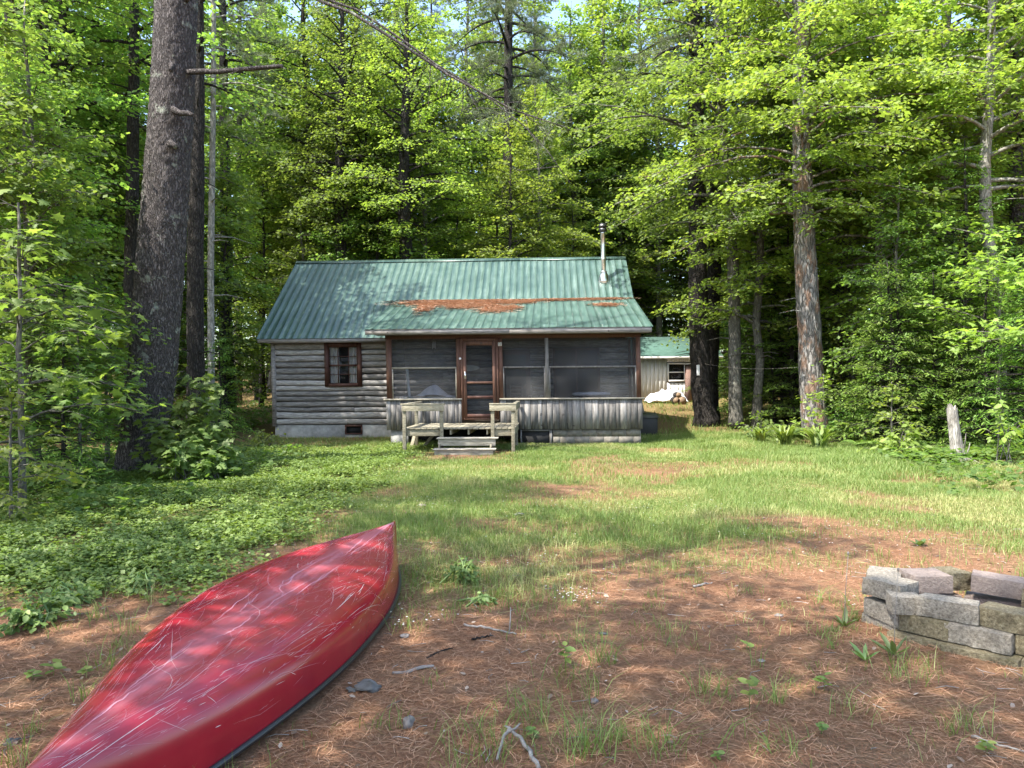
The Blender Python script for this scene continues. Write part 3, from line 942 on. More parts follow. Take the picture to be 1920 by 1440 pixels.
for (za, zb, vf, ua, ub) in ((.17, .365, DF - .33, -1.66, -.27), (-.09, .125, DF - .68, -1.70, -.30)):
    g0 = 0
    mb = MB(); mb.box(ua - .03, ub + .06, vf - .03, vf + .27, zb - .03, zb, 0, .75); st = dpart(mb, 'step', 'step_wood')
    mb = MB(); mb.box(ua, ub, vf, vf + .035, za, zb - .032, 0, .5); dpart(mb, 'riser', 'step_wood', st)
for u in (-1.64, -.40):
    mb = MB(); mb.hexa([(u, DF - .62, -.08), (u + .04, DF - .62, -.08), (u + .04, DF - .02, -.08), (u, DF - .02, -.08),
                        (u, DF - .62, .09), (u + .04, DF - .62, .09), (u + .04, DF - .02, .34), (u, DF - .02, .34)], 0, .2)
    dpart(mb, 'stringer')

# fallen needles lying on the roof seam
def strip_scatter(mb, px, py, pz, L, W, seed, nrm=None, tilt=.25, rnd=None):
    """thin flat strips lying about the points"""
    rng = np.random.RandomState(seed)
    n = len(px)
    az = rng.rand(n) * 2 * pi
    el = (rng.rand(n) - .35) * tilt
    L = L * (.6 + .8 * rng.rand(n)); 
    d = np.stack([np.cos(az) * np.cos(el), np.sin(az) * np.cos(el), np.sin(el)], -1)
    s = np.stack([-np.sin(az), np.cos(az), (rng.rand(n) - .5) * .8], -1)
    c = np.stack([px, py, pz], -1)
    bend = rng.randn(n) * .12
    mid = c + s * (bend * L)[:, None]
    w = (W * (.6 + .8 * rng.rand(n)))[:, None]
    a, b_ = c - d * L[:, None] / 2, c + d * L[:, None] / 2
    V = np.stack([a - s * w, a + s * w, mid - s * w, mid + s * w, b_ - s * w * .6, b_ + s * w * .6], 1).reshape(-1, 3)
    k = np.arange(n)[:, None] * 6
    f = np.concatenate([k + np.array([0, 2, 3, 1]), k + np.array([2, 4, 5, 3])])
    r = np.repeat(rng.rand(n) if rnd is None else rnd, 6)
    mb.add(V, f, r)
patches = [  # (u centre, v centre, half u, half v, count)
    (-2.5, 3.65, 1.15, .52, 4200), (-1.3, 3.62, 1.0, .46, 3600), (-.25, 3.62, .85, .34, 1900), (.6, 3.85, .9, .16, 800), (1.5, 3.92, .9, .2, 1300), (2.4, 3.98, .9, .22, 1500), (3.1, 4.05, .5, .18, 700),
    (-2.75, 2.75, .26, .75, 900), (-1.6, 2.9, .5, .42, 1100), (-.55, 2.35, .48, .50, 1700), (-.1, 2.55, .3, .3, 500), (-.85, 2.95, .4, .16, 300), (2.9, 2.9, .38, .26, 700)]
mb = MB()
rng = np.random.RandomState(77)
for (u, v, hu, hv, n) in patches:
    n = int(n * 1.6)
    a = rng.rand(n) * 2 * pi; r = np.sqrt(rng.rand(n)) * (.75 + .35 * vnoise(np.cos(a) * 3 + u, np.sin(a) * 3 + v, .8, 5))
    uu = u + hu * r * np.cos(a); vv = np.minimum(v + hv * r * np.sin(a), 4.06)
    zz = PZ + (KZ - PZ) * (vv - PV) / (KV - PV) + .015 + .025 * np.maximum(0, 1 - r) * rng.rand(n)
    h_ = n // 6; a = rng.rand(h_) * 2 * pi; q_ = 1.0 + .8 * rng.rand(h_) ** 2
    uu = np.concatenate([uu, u + hu * q_ * np.cos(a)]); vv = np.concatenate([vv, np.minimum(v + hv * q_ * np.sin(a), 4.06)])
    zz = np.concatenate([zz, PZ + (KZ - PZ) * (vv[-h_:] - PV) / (KV - PV) + .016])
    strip_scatter(mb, uu, vv, zz, .16, .008, int(rng.randint(9999)), tilt=.08)
mb.xf(lean)
o = mb.build('fallen_needles', MT['roof_needles'], None, loc=CAB, rz=YAW)
tag(o, 'rust brown drift of fallen pine needles on the porch roof', 'needle litter', kind='stuff')

# ---------------------------------------------------------------- back shed
SH = P(1190, 752, 38.0)
sg = gz(SH[0] + 3, 38)
shed = empty('back_shed', (SH[0] - 1.0, 38.0, sg), 0, 'small cream boarded shed with a green roof behind the cabin', 'shed')
W_ = 5.0
mb = MB()
u = 0.0
while u < W_:
    w = .2
    if not (2.55 < u + .1 < 4.45): mb.box(u + .004, u + w - .004, -.02, .0, .0, 2.1)
    else:
        mb.box(u + .004, u + w - .004, -.02, .0, 0, .80); mb.box(u + .004, u + w - .004, -.02, 0, 1.82, 2.1)
    u += .2
mb.box(0, 2.5, .005, .1, -.2, 2.1); mb.box(4.5, W_, .005, .1, -.2, 2.1); mb.box(2.5, 4.5, .005, .1, -.2, .8); mb.box(2.5, 4.5, .005, .1, 1.82, 2.1)
mb.box(0, .1, .1, 4.5, -.2, 2.1); mb.box(W_ - .1, W_, .1, 4.5, -.2, 2.1); mb.box(.1, W_ - .1, 4.4, 4.5, -.2, 2.1)
mb.build('wall', MT['cream_board'], shed)
mb = MB()
for s in (1, -1):
    y0 = -.35 if s > 0 else 4.85
    mb.hexa([(-.3, y0, 2.02), (W_ + .3, y0, 2.02), (W_ + .3, 2.25, 3.12), (-.3, 2.25, 3.12), (-.3, y0, 2.10), (W_ + .3, y0, 2.10), (W_ + .3, 2.25, 3.20), (-.3, 2.25, 3.20)])
mb.build('roof', MT['shingles'], shed)
mb = MB(); mb.box(-.28, W_ + .28, -.40, -.352, 1.97, 2.09); mb.build('fascia', MT['cream_board'], shed)
for u in (2.62, 3.55):
    mb = MB()
    mb.box(u, u + .07, -.06, .03, .85, 1.78); mb.box(u + .83, u + .90, -.06, .03, .85, 1.78); mb.box(u + .07, u + .83, -.06, .03, 1.71, 1.78); mb.box(u + .07, u + .83, -.08, .03, .85, .93)
    mb.box(u + .07, u + .83, -.045, .02, 1.29, 1.34)
    w_ = mb.build('window', MT['white_paint'], shed)
    mb = MB(); mb.box(u + .07, u + .83, .0, .01, .93, 1.71); mb.build('pane', MT['window_glass'], w_)
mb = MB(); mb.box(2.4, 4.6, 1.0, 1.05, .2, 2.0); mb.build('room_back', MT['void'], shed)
mb = MB(); q = P(1291, 720, 36.6); g_ = gz(q[0], 36.6)
mb.box(-.14, .14, -.14, .14, -.2, 1.75); ck = mb.build('brick_pier', MT['brick'], None, loc=(q[0], 36.6, g_))
tag(ck, 'narrow red brick pier standing in front of the cream shed', 'brick pier')
mb = MB(); mb.box(-.32, .25, -.22, .22, 1.755, 1.80); mb.build('cap_slab', MT['bin_paint'], ck)

# tarp over the wood pile, logs beside it
q = P(1248, 752, 36.3); g_ = gz(q[0], 36.3)
mb = MB()
xs = np.linspace(-.95, .95, 26); ys = np.linspace(-.55, .55, 14)
V = []
for y in ys:
    for x in xs:
        h = .62 * (1 - abs(x / .98) ** 5) * (1 - abs(y / .57) ** 4) * (.75 + .2 * (x > -.2)) + .10 * (float(vnoise(x, y, .16, 9)) - .3)
        V.append((x, y, max(.02, h)))
k = np.arange(13)[:, None] * 26 + np.arange(25)[None, :]
mb.add(V, np.stack([k, k + 1, k + 27, k + 26], -1).reshape(-1, 4))
tag(mb.build('tarp', MT['tarp'], None, loc=(q[0], 36.3, g_), smooth=False), 'crumpled white tarp over a low pile by the shed wall', 'tarp')
for n_, (x, z, r, lab) in enumerate(((1266, .17, .17, 'cut round log lying below the white tarp edge'), (1276, .16, .21, 'larger cut log with a pale end beside the brick pier'), (1270, .42, .14, 'dark log on top of the other cut logs'))):
    q = P(x, 760, 35.4); g_ = gz(q[0], 35.4)
    mb = MB(); mb.tube([(0, -.3, 0), (0, .0, .01), (0, .35, 0)], r, 12, noise=.12, seed=n_)
    lg = tag(mb.build('firewood_log', MT['dark_bark'], None, loc=(q[0], 35.4, g_ + z)), lab, 'firewood', 'cut logs by the shed')
    mb = MB(); mb.tube([(0, -.306, 0), (0, -.301, 0)], r * .9, 12); mb.build('cut_face', MT['cut_wood'], lg)

# ladder leaning behind the porch
q0 = P(1212, 757, 26.5); q0[2] = gz(q0[0], q0[1]) + .0
lad = empty('leaning_ladder', q0, 0, 'pale wooden ladder leaning beside the right end of the porch', 'ladder')
d = np.array((-.55, .1, 2.75))
for y in (-.0, .36):
    mb = MB(); mb.bar((0, y, 0), np.array((0, y, 0)) + d, .035, .08); mb.build('rail', MT['step_wood'], lad)
for t in np.linspace(.1, .92, 8):
    mb = MB(); p_ = d * t; mb.tube([p_ + (0, .02, 0), p_ + (0, .34, 0)], .017, 6); mb.build('rung', MT['step_wood'], lad)
q = P(1214, 790, 24.3); g_ = gz(q[0], q[1])
mb = MB(); mb.box(-.28, .28, -.22, .22, -.05, .52); bn = mb.build('storage_bin', MT['bin_paint'], None, loc=(q[0], q[1], g_), bevel=.01)
tag(bn, 'small dark bin with a sloped lid beside the porch corner', 'bin')
mb = MB(); mb.hexa([(-.31, -.25, .523), (.31, -.25, .523), (.31, .25, .523), (-.31, .25, .523), (-.31, -.25, .56), (.31, -.25, .56), (.31, .25, .68), (-.31, .25, .68)]); mb.build('lid', MT['lid_paint'], bn)

# ---------------------------------------------------------------- canoe
c0, c1 = np.array((-1.613, 2.362)), np.array((-1.092, 7.177))
ax = c1 - c0; HL = np.linalg.norm(ax) / 2; cc = (c0 + c1) / 2
canoe = empty('red_canoe', (cc[0], cc[1], -.03), math.atan2(-ax[0], ax[1]), 'scratched red canoe lying upside down on the grass', 'canoe')
NS, NT_ = 120, 33
def canoe_pt(s, t, inset=0.0):
    """s along (-1..1), t across (-1..1, 0 is the keel)"""
    a = np.abs(s)
    bw = (.482 - inset) * np.maximum(0, 1 - a ** np.where(s > 0, 2.425, 1.837)) ** np.where(s > 0, 1.172, 1.021)
    kz = .391 * np.sqrt(np.clip(1 - np.clip((a - .985) / .015, 0, 1) ** 2.6, 0, 1)) - inset
    gzv = .055 + .05 * (1 - a ** 2) - .075 * a ** 6
    p = np.maximum(4.19 - 1.242 * a ** 1.4, .9)
    th = np.abs(t) * pi / 2
    x = np.sign(t) * bw * np.sin(th) ** (2 / p) * (1 + .05 * np.sin(np.abs(t) * pi) * (1 - a))
    z = gzv + np.maximum(kz - gzv, .0) * np.maximum(np.cos(th), 0) ** (2 / p) - .16 * x + .02
    return np.stack([x - .08 * (1 - s * s), s * HL, z], -1)
S = np.sin(np.linspace(-1, 1, NS) * pi / 2)
T = np.linspace(-1, 1, NT_)
SS, TT = np.meshgrid(S, T, indexing='ij')
hull = canoe_pt(SS, TT)
k = np.arange(NS - 1)[:, None] * NT_ + np.arange(NT_ - 1)[None, :]
fq = np.stack([k, k + 1, k + NT_ + 1, k + NT_], -1).reshape(-1, 4)
mb = MB()
mb.add(hull.reshape(-1, 3), fq, (1 - np.abs(TT)).ravel())
inner = canoe_pt(SS * .99, TT, .008)
mb.add(inner.reshape(-1, 3), fq[:, ::-1], 0)
rng = np.random.RandomState(41)
def scratch(mb, pts, w, mi):
    pts = np.asarray(pts); p0 = canoe_pt(pts[:, 0], pts[:, 1])
    e = 1e-3
    ds = canoe_pt(np.clip(pts[:, 0] + e, -1, 1), pts[:, 1]) - p0; dt = canoe_pt(pts[:, 0], np.clip(pts[:, 1] + e, -1, 1)) - p0
    nr = np.cross(dt, ds); nr /= np.linalg.norm(nr, axis=1)[:, None] + 1e-12
    nr *= np.sign(nr[:, 2:3] + 1e-9)
    tg = np.gradient(p0, axis=0); sd = np.cross(nr, tg); sd /= np.linalg.norm(sd, axis=1)[:, None] + 1e-12
    n = len(pts); ww = (w * np.sin(np.linspace(.12, pi - .12, n)))[:, None]
    V = np.stack([p0 - sd * ww + nr * .0009, p0 + sd * ww + nr * .0009], 1).reshape(-1, 3)
    q = np.arange(n - 1) * 2
    mb.add(V, np.stack([q, q + 1, q + 3, q + 2], -1), .5, mi)
for q in range(1250):
    s0 = rng.uniform(-.94, .94); t0 = np.clip(rng.randn() * .40, -.9, .9)
    ln = (.015 + .30 * rng.rand() ** 3.2) * (1 if q % 3 else .3)
    ang = rng.randn() * .16 if q % 8 else rng.uniform(-1.5, 1.5)
    n = 9; u = np.linspace(0, 1, n); cv = rng.randn() * .28
    a_ = ang + cv * u
    ps = np.clip(s0 + np.cumsum(np.cos(a_)) * ln / n, -.965, .965)
    pt = np.clip(t0 + np.cumsum(np.sin(a_)) * ln * 2.6 / n, -.93, .93)
    scratch(mb, np.stack([ps, pt], -1), rng.choice([.0004, .0006, .0009, .0015], p=[.42, .36, .18, .04]), 1 if rng.rand() < .75 else 2)
for q in range(26):           # wear along the keel line
    s0 = rng.uniform(-.95, .8); n = 14
    ps = np.linspace(s0, min(.965, s0 + rng.uniform(.1, .5)), n); pt = rng.randn() * .012 + .008 * np.cumsum(rng.randn(n)) * .3
    scratch(mb, np.stack([ps, np.full(n, 0) + pt], -1), rng.uniform(.0012, .004), 1)
mb.build('hull', [MT['canoe_red'], MT['scratch'], MT['scratch_white']], canoe, smooth=True)
for sgn in (-1, 1):
    g = canoe_pt(S[2:-2], np.full(NS - 4, sgn * 1.0))
    g[:, 0] += sgn * .007
    mb = MB(); mb.tube(g, .016, 8)
    mb.build('gunwale', MT['black_plastic'], canoe, smooth=True)
for sgn in (-1, 1):
    g = canoe_pt(np.array([.96, .975, .985, .994, .999]) * sgn, np.zeros(5)) + np.array((0, 0, .004))
    mb = MB(); mb.tube(g, [.003, .006, .008, .009, .008], 6)
    mb.build('stem_band', MT['worn_edge'] if sgn > 0 else MT['scratch'], canoe, smooth=True)
for s_ in (-.45, .40):
    w = .40 * (1 - abs(s_) ** 2.05) ** 1.1
    mb = MB(); mb.box(-w - .06, w - .1, s_ * HL - .12, s_ * HL + .12, .13, .145); mb.build('seat', MT['step_wood'], canoe)

# ---------------------------------------------------------------- fire ring, block by block
def block(loc, rz, l, w, h, mt, label, seed, split=.012, tilt=0.0, taper=.0):
    rng = np.random.RandomState(seed)
    nx_, ny_, nz_ = 16, 8, 7
    mb = MB()
    def face(fn, na, nb, amp):
        A, B = np.meshgrid(np.linspace(0, 1, na), np.linspace(0, 1, nb), indexing='ij')
        p = fn(A, B)
        k = np.arange(na - 1)[:, None] * nb + np.arange(nb - 1)[None, :]
        return p.reshape(-1, 3), np.stack([k, k + nb, k + nb + 1, k + 1], -1).reshape(-1, 4)
    def disp(v):
        x, y, z = v[:, 0], v[:, 1], v[:, 2]
        s = seed * 3.1
        ny = (vnoise(x + s, z, .055, 1) - .5) * 1.6 + (vnoise(x + s, z, .018, 2) - .5) * .8
        front = np.clip((-(y / (w / 2)) - .7) / .3, 0, 1)
        v = v.copy()
        v[:, 1] += front * split * .55 * ny
        v[:, 0] += .004 * (vnoise(y + s, z, .05, 3) - .5); v[:, 2] += .004 * (vnoise(x + s, y, .06, 4) - .5)
        # worn edges
        ex = np.clip((np.abs(x) / (l / 2) - .93) / .07, 0, 1); ey = np.clip((np.abs(y) / (w / 2) - .88) / .12, 0, 1); ez = np.clip((np.abs(z) / (h / 2) - .80) / .20, 0, 1)
        q = np.minimum(1, ex * ez + ey * ez + ex * ey)
        v *= (1 - .028 * q[:, None] * (.6 + .8 * vnoise(x * 9 + s, z * 9 + y * 9, .4, 6))[:, None])
        v[:, 0] *= 1 - taper * (v[:, 1] / w + .5)
        return v
    X, Y, Z = l / 2, w / 2, h / 2
    fs = [(lambda a, b: np.stack([-X + 2 * X * a, -Y + 0 * a, -Z + 2 * Z * b], -1), nx_, nz_),
          (lambda a, b: np.stack([X - 2 * X * a, Y + 0 * a, -Z + 2 * Z * b], -1), nx_, nz_),
          (lambda a, b: np.stack([X + 0 * a, -Y + 2 * Y * a, -Z + 2 * Z * b], -1), ny_, nz_),
          (lambda a, b: np.stack([-X + 0 * a, Y - 2 * Y * a, -Z + 2 * Z * b], -1), ny_, nz_),
          (lambda a, b: np.stack([-X + 2 * X * a, -Y + 2 * Y * b, Z + 0 * a], -1), nx_, ny_),
          (lambda a, b: np.stack([-X + 2 * X * a, Y - 2 * Y * b, -Z + 0 * a], -1), nx_, ny_)]
    for fn, na, nb in fs:
        v, f = face(fn, na, nb, 0)
        mb.add(disp(v), f, .5)
    o = mb.build('concrete_block', MT[mt], None, smooth=False, loc=loc)
    o.rotation_euler = (0, tilt, rz)
    return tag(o, label, 'block', 'blocks stacked into the fire ring')
RC = np.array((2.98, 5.0))
RZ0 = gz(2.95, 4.95)
def blk(x, y, z, deg, l, w, h, mt, label, seed, **kw):
    return block((x + .045, y, RZ0 + z - .01), radians(deg), l, w, h, mt, label, seed, **kw)
hB = .118
# bottom course, half sunk
blk(2.54, 5.27, .01, -72, .34, .19, .10, 'grey_block', 'grey block sunk in the ground at the far left of the fire ring', 1)
blk(2.60, 4.97, -.005, -50, .38, .20, .09, 'tan_block', 'flat mossy block sunk in the needles at the left front of the fire ring', 2)
blk(2.82, 4.70, -.005, -45, .42, .20, .09, 'tan_block', 'mossy buried block under the grey rough block at the front of the fire ring', 3)
blk(3.12, 4.45, -.005, -44, .36, .20, .09, 'tan_block', 'mossy buried block at the right front foot of the fire ring', 4)
blk(2.60, 5.55, .01, -120, .34, .19, .10, 'pink_block', 'buried pinkish block at the left rear of the fire ring', 31)
blk(2.93, 5.55, .01, 0, .36, .19, .10, 'pink_block', 'buried pinkish block at the back of the fire ring', 32)
blk(3.33, 5.42, .01, -35, .34, .19, .10, 'pink_block', 'buried pinkish block at the right rear of the fire ring', 33)
# middle course
blk(2.535, 5.25, .112, -72, .32, .19, hB, 'grey_block', 'rough grey block on edge at the left side of the fire ring, middle course', 5, tilt=.05)
blk(2.65, 4.985, .108, -52, .31, .19, hB, 'tan_block', 'coarse tan block under the small smooth block of the fire ring', 6)
blk(2.855, 4.765, .105, -46, .37, .20, hB, 'grey_block', 'rough split grey block in the middle course at the front of the fire ring', 7, split=.028)
blk(3.13, 4.54, .105, -48, .33, .19, hB, 'tan_block', 'coarse tan block low at the right front of the fire ring', 8)
blk(2.64, 5.50, .112, -115, .36, .19, hB, 'pink_block', 'pinkish block in the middle course at the left rear of the fire ring', 9)
blk(2.93, 5.49, .112, 2, .36, .19, hB, 'pink_block', 'pinkish block under the block with the hole at the back of the ring', 10)
blk(3.31, 5.36, .112, -35, .36, .19, hB, 'pink_block', 'long pinkish block under the right rear top block of the fire ring', 11)
blk(3.50, 4.96, .112, -80, .36, .19, hB, 'pink_block', 'pinkish block in the middle course on the right of the fire ring', 12)
# top course
blk(2.525, 5.06, .222, -12, .19, .16, .115, 'grey_block', 'small smooth pale block in the top course at the left front of the fire ring', 13, split=.003)
blk(2.735, 4.905, .232, -41, .36, .155, .122, 'grey_block', 'pale topped rough grey block in the top course at the front of the fire ring', 14, split=.030, taper=.12)
blk(3.02, 4.66, .226, -52, .42, .19, hB, 'tan_block', 'long coarse tan block in the top course at the right front of the ring', 15, split=.026)
blk(2.555, 5.28, .262, -62, .30, .24, hB, 'grey_block', 'wide grey block on top at the left of the fire ring', 16, split=.026, taper=.2)
blk(2.63, 5.54, .262, -118, .32, .22, .10, 'grey_block', 'flat pale grey block at the left rear corner of the fire ring, top course', 17, split=.02)
blk(2.86, 5.43, .272, 0, .27, .25, .122, 'pink_block', 'pinkish block with a dark hollow on top at the back of the fire ring', 18, split=.003)
blk(3.09, 5.53, .262, 8, .19, .22, .125, 'tan_block', 'small dark tan block between the two pinkish top blocks of the ring', 19, split=.026)
blk(3.32, 5.31, .270, -33, .35, .20, hB, 'pink_block', 'pinkish slanting block on top at the right rear of the fire ring', 20, split=.003, tilt=.06)
blk(3.47, 4.98, .235, -80, .34, .20, hB, 'tan_block', 'tan block on top at the far right of the fire ring', 21, split=.026)

# ---------------------------------------------------------------- vegetation engine
KITE = (np.array([(0, 0, 0), (.45, .36, -.06), (1, 0, -.10), (.45, -.36, -.06)]), np.array([(0, 2, 1), (0, 3, 2)]))
OVAL = (np.array([(0, 0, 0), (.3, .26, .0), (.7, .22, -.05), (1, 0, -.14), (.7, -.22, -.05), (.3, -.26, 0), (.5, 0, -.10)]),
        np.array([(0, 6, 1), (1, 6, 2), (2, 6, 3), (3, 6, 4), (4, 6, 5), (5, 6, 0)]))
STRAP = (np.array([(0, -.08, 0), (0, .08, 0), (.5, -.11, .02), (.5, .11, .02), (1, 0, -.06)]), None)
LOBE = None
def _lobe():
    pts = [(0, 0), (-.02, .12), (-.14, .44), (.13, .27), (.24, .66), (.40, .30), (.62, .38), (.60, .15), (.80, .15), (1, 0)]
    full = [(x, y) for x, y in pts] + [(x, -y) for x, y in pts[-2:0:-1]]
    v = [(x, y, -.10 * abs(y) - .12 * x * x) for x, y in full] + [(.35, 0, .02)]
    n = len(full); c = n
    return np.array(v), np.array([(c, (q + 1) % n, q) for q in range(n)])
LOBE = _lobe()
SPRIG = (np.array([(0, 0, 0), (.25, .16, -.01), (.5, .13, -.02), (1, 0, -.08), (.5, -.13, -.02), (.25, -.16, -.01)]), np.array([(0, 3, 2), (0, 2, 1), (0, 5, 4), (0, 4, 3)]))

def emit(mb, pos, d, nrm, size, tmpl, rnd, mi=0):
    V, Fc = tmpl
    d = d / (np.linalg.norm(d, axis=1)[:, None] + 1e-9)
    s = np.cross(nrm, d); s /= np.linalg.norm(s, axis=1)[:, None] + 1e-9
    n = np.cross(d, s)
    size = np.broadcast_to(size, (len(pos),))
    W = pos[:, None, :] + size[:, None, None] * (V[None, :, 0:1] * d[:, None, :] + V[None, :, 1:2] * s[:, None, :] + V[None, :, 2:3] * n[:, None, :])
    k = len(V)
    f = (np.arange(len(pos))[:, None, None] * k + Fc[None]).reshape(-1, Fc.shape[1])
    mb.add(W.reshape(-1, 3), f, np.repeat(rnd, k), mi)

def tree(seed, H, r0, base, Rc, limbs, leaf=.12, dens=26, tmpl=KITE, mode='broad', wander=.25, limb_r=.3, trunk_path=None, trunk_rad=None,
         sides=10, tilt=.55, top=1.0, droop=.25, dead=6, twigs=9, trunk_noise=.10):
    """returns (trunk MB, crown MB)"""
    rng = np.random.RandomState(seed)
    tb, cb = MB(), MB()
    if trunk_path is None:
        n = 14
        z = np.linspace(-.15, H, n)
        wx = np.cumsum(rng.randn(n)) * wander * H / 60; wy = np.cumsum(rng.randn(n)) * wander * H / 60
        wx -= wx[1]; wy -= wy[1]
        tp = np.stack([wx, wy, z], -1)
        t = np.clip(z / H, 0, 1)
        tr = r0 * (1 - t) ** .75 + .012 + r0 * .45 * np.exp(-np.maximum(z, 0) / .35)
    else:
        tp, tr = np.asarray(trunk_path, float), np.asarray(trunk_rad, float)
    tb.tube(tp, tr, sides, noise=trunk_noise, seed=seed)
    def at(h):
        return np.array([np.interp(h, tp[:, 2], tp[:, q]) for q in range(3)]), np.interp(h, tp[:, 2], tr)
    for q in range(dead):                       # bare dead limbs low on the stem
        h = rng.uniform(.12, 1.0) * base + .8
        p, r = at(h); az = rng.rand() * 2 * pi; L = rng.uniform(.4, 1.6) * min(1, Rc / 3)
        e = np.array([p + np.array((cos(az) * L * u, sin(az) * L * u, .25 * L * u - .3 * L * u * u)) for u in (0, .5, 1)])
        tb.tube(e, [min(r * .35, .03), .014, .006], 4, cap=False)
    P_, D_, N_, S_, R_ = [], [], [], [], []
    ga = rng.rand() * 6
    for i in range(limbs):
        rel = (i + rng.rand() * .9) / limbs
        h = base + (H * .985 - base) * rel
        p, r = at(h)
        ga += 2.4 + rng.randn() * .5
        if mode == 'broad':
            prof = (.55 + .45 * sin(pi * min(1, rel * 1.15 + .12))) * (1 - rel ** 3 * .75)
            elev = .15 + .75 * rel + rng.randn() * .15
        elif mode == 'cone':
            prof = (1 - rel) ** .8 * 1.0 + .08
            elev = .05 + .25 * rel + rng.randn() * .12
        else:                                   # pine
            prof = (.5 + .5 * sin(pi * min(1, rel * .9 + .25))) * (1 - rel ** 2 * .8)
            elev = .05 + .6 * rel + rng.randn() * .15
        L = Rc * prof * rng.uniform(.65, 1.2)
        n = 6
        pts = [p]; el = elev; az = ga
        for q in range(n):
            pts.append(pts[-1] + L / n * np.array((cos(az) * cos(el), sin(az) * cos(el), sin(el))))
            el -= droop * (.4 + .5 * rng.rand()); az += rng.randn() * .12
            if mode == 'broad': el = max(el, -.35)
        pts = np.array(pts)
        lr = min(r * limb_r * 1.5, .012 + .020 * L)
        tb.tube(pts, np.linspace(lr, .005, n + 1), 5 if L > 1.5 else 4, cap=False)
        nt = max(3, int(twigs * (.5 + L / Rc * .7)))
        for m_ in range(nt):
            s = .18 + .82 * (m_ + rng.rand()) / nt
            f = s * n; a = int(min(n - 1, f)); bp = pts[a] + (pts[a + 1] - pts[a]) * (f - a)
            tv = pts[a + 1] - pts[a]; taz = math.atan2(tv[1], tv[0]); tel = math.asin(np.clip(tv[2] / np.linalg.norm(tv), -1, 1))
            side = 1 if m_ % 2 else -1
            if mode == 'pine': daz, tl = rng.uniform(-.9, .9), L * rng.uniform(.12, .3) + .25
            else: daz, tl = side * rng.uniform(.5, 1.15), (L * .42 * (1.15 - s) + .22) * rng.uniform(.6, 1.2)
            if m_ == nt - 1: daz = 0
            a2 = taz + daz; e2 = tel * .6 + rng.randn() * .16 + (.25 if mode == 'pine' else 0)
            d = np.array((cos(a2) * cos(e2), sin(a2) * cos(e2), sin(e2)))
            e_ = bp + d * tl - np.array((0, 0, droop * .35 * tl))
            mid = (bp + e_) / 2 + np.array((0, 0, .06 * tl))
            tb.tube(np.array([bp, mid, e_]), [.007 + .004 * tl, .005, .002], 3, cap=False)
            nl = max(3, int(dens * tl * rng.uniform(.6, 1.3)))
            u = rng.rand(nl) ** .8
            base_p = np.where((u < .5)[:, None], bp + (mid - bp) * (u * 2)[:, None], mid + (e_ - mid) * (u * 2 - 1)[:, None])
            if mode == 'pine':
                k = 5
                base_p = np.repeat(base_p, k, 0); nl *= k
                dd = d[None, :] * .8 + rng.randn(nl, 3) * .7 + np.array((0, 0, .25))
                nr = rng.randn(nl, 3)
                sz = leaf * rng.uniform(.7, 1.2, nl)
                rd = np.clip(rng.randn(nl) * .2 + .45, 0, 1)
                base_p = base_p + rng.randn(nl, 3) * .03
            else:
                sg = np.where(rng.rand(nl) < .5, -1, 1)
                la = a2 + sg * rng.uniform(.3, 1.4, nl)
                dd = np.stack([np.cos(la), np.sin(la), -.25 + rng.randn(nl) * .35], -1)
                nr = np.stack([rng.randn(nl) * tilt, rng.randn(nl) * tilt, np.ones(nl)], -1)
                sz = leaf * rng.uniform(.42, 1.42, nl)
                spread = .5 * leaf if mode == 'cone' else 1.0 * leaf
                base_p = base_p + rng.randn(nl, 3) * np.array((spread, spread, spread * .55))
                rd = np.clip(rng.randn(nl) * .22 + .42 + .25 * (u - .5), 0, 1)
            P_.append(base_p); D_.append(dd); N_.append(nr); S_.append(sz); R_.append(rd)
    emit(cb, np.concatenate(P_), np.concatenate(D_), np.concatenate(N_), np.concatenate(S_), tmpl, np.concatenate(R_))
    return tb, cb

NEEDLE = (np.array([(0, -.025, 0), (0, .025, 0), (1, .02, -.05), (1, -.02, -.05)]), np.array([(0, 3, 2, 1)]))
PROTO = {}
def proto(key, bark_m, leaf_m, **kw):
    tb, cb = tree(**kw)
    PROTO[key] = (tb.mesh('trunk', MT[bark_m], True), cb.mesh('crown', MT[leaf_m]))
proto('maple_a', 'grey_bark', 'maple_leaves', seed=1, H=18, r0=.17, base=4.5, Rc=3.8, limbs=66, dens=48, leaf=.14)
proto('maple_b', 'grey_bark', 'bright_leaves', seed=2, H=16, r0=.15, base=3.2, Rc=3.7, limbs=66, dens=48, leaf=.14)
proto('maple_c', 'dark_bark', 'maple_leaves', seed=3, H=19, r0=.20, base=6.5, Rc=3.9, limbs=64, dens=44, leaf=.14)
proto('shade_maple', 'grey_bark', 'maple_leaves', seed=21, H=18, r0=.2, base=7, Rc=4.3, limbs=30, dens=24, leaf=.15)
proto('young_a', 'grey_bark', 'maple_leaves', seed=4, H=8.5, r0=.07, base=1.0, Rc=2.2, limbs=46, dens=42, leaf=.115)
proto('young_b', 'grey_bark', 'deep_leaves', seed=5, H=7, r0=.06, base=.7, Rc=2.0, limbs=44, dens=42, leaf=.11)
proto('young_c', 'dark_bark', 'bright_leaves', seed=6, H=10, r0=.08, base=1.6, Rc=2.5, limbs=48, dens=42, leaf=.115)
proto('sapling_a', 'grey_bark', 'maple_leaves', seed=7, H=3.6, r0=.028, base=.5, Rc=1.25, limbs=20, dens=18, leaf=.13, tmpl=LOBE, dead=0, twigs=6, tilt=.4)
proto('sapling_b', 'grey_bark', 'bright_leaves', seed=8, H=2.7, r0=.022, base=.35, Rc=1.15, limbs=16, dens=17, leaf=.125, tmpl=LOBE, dead=0, twigs=6, tilt=.4)
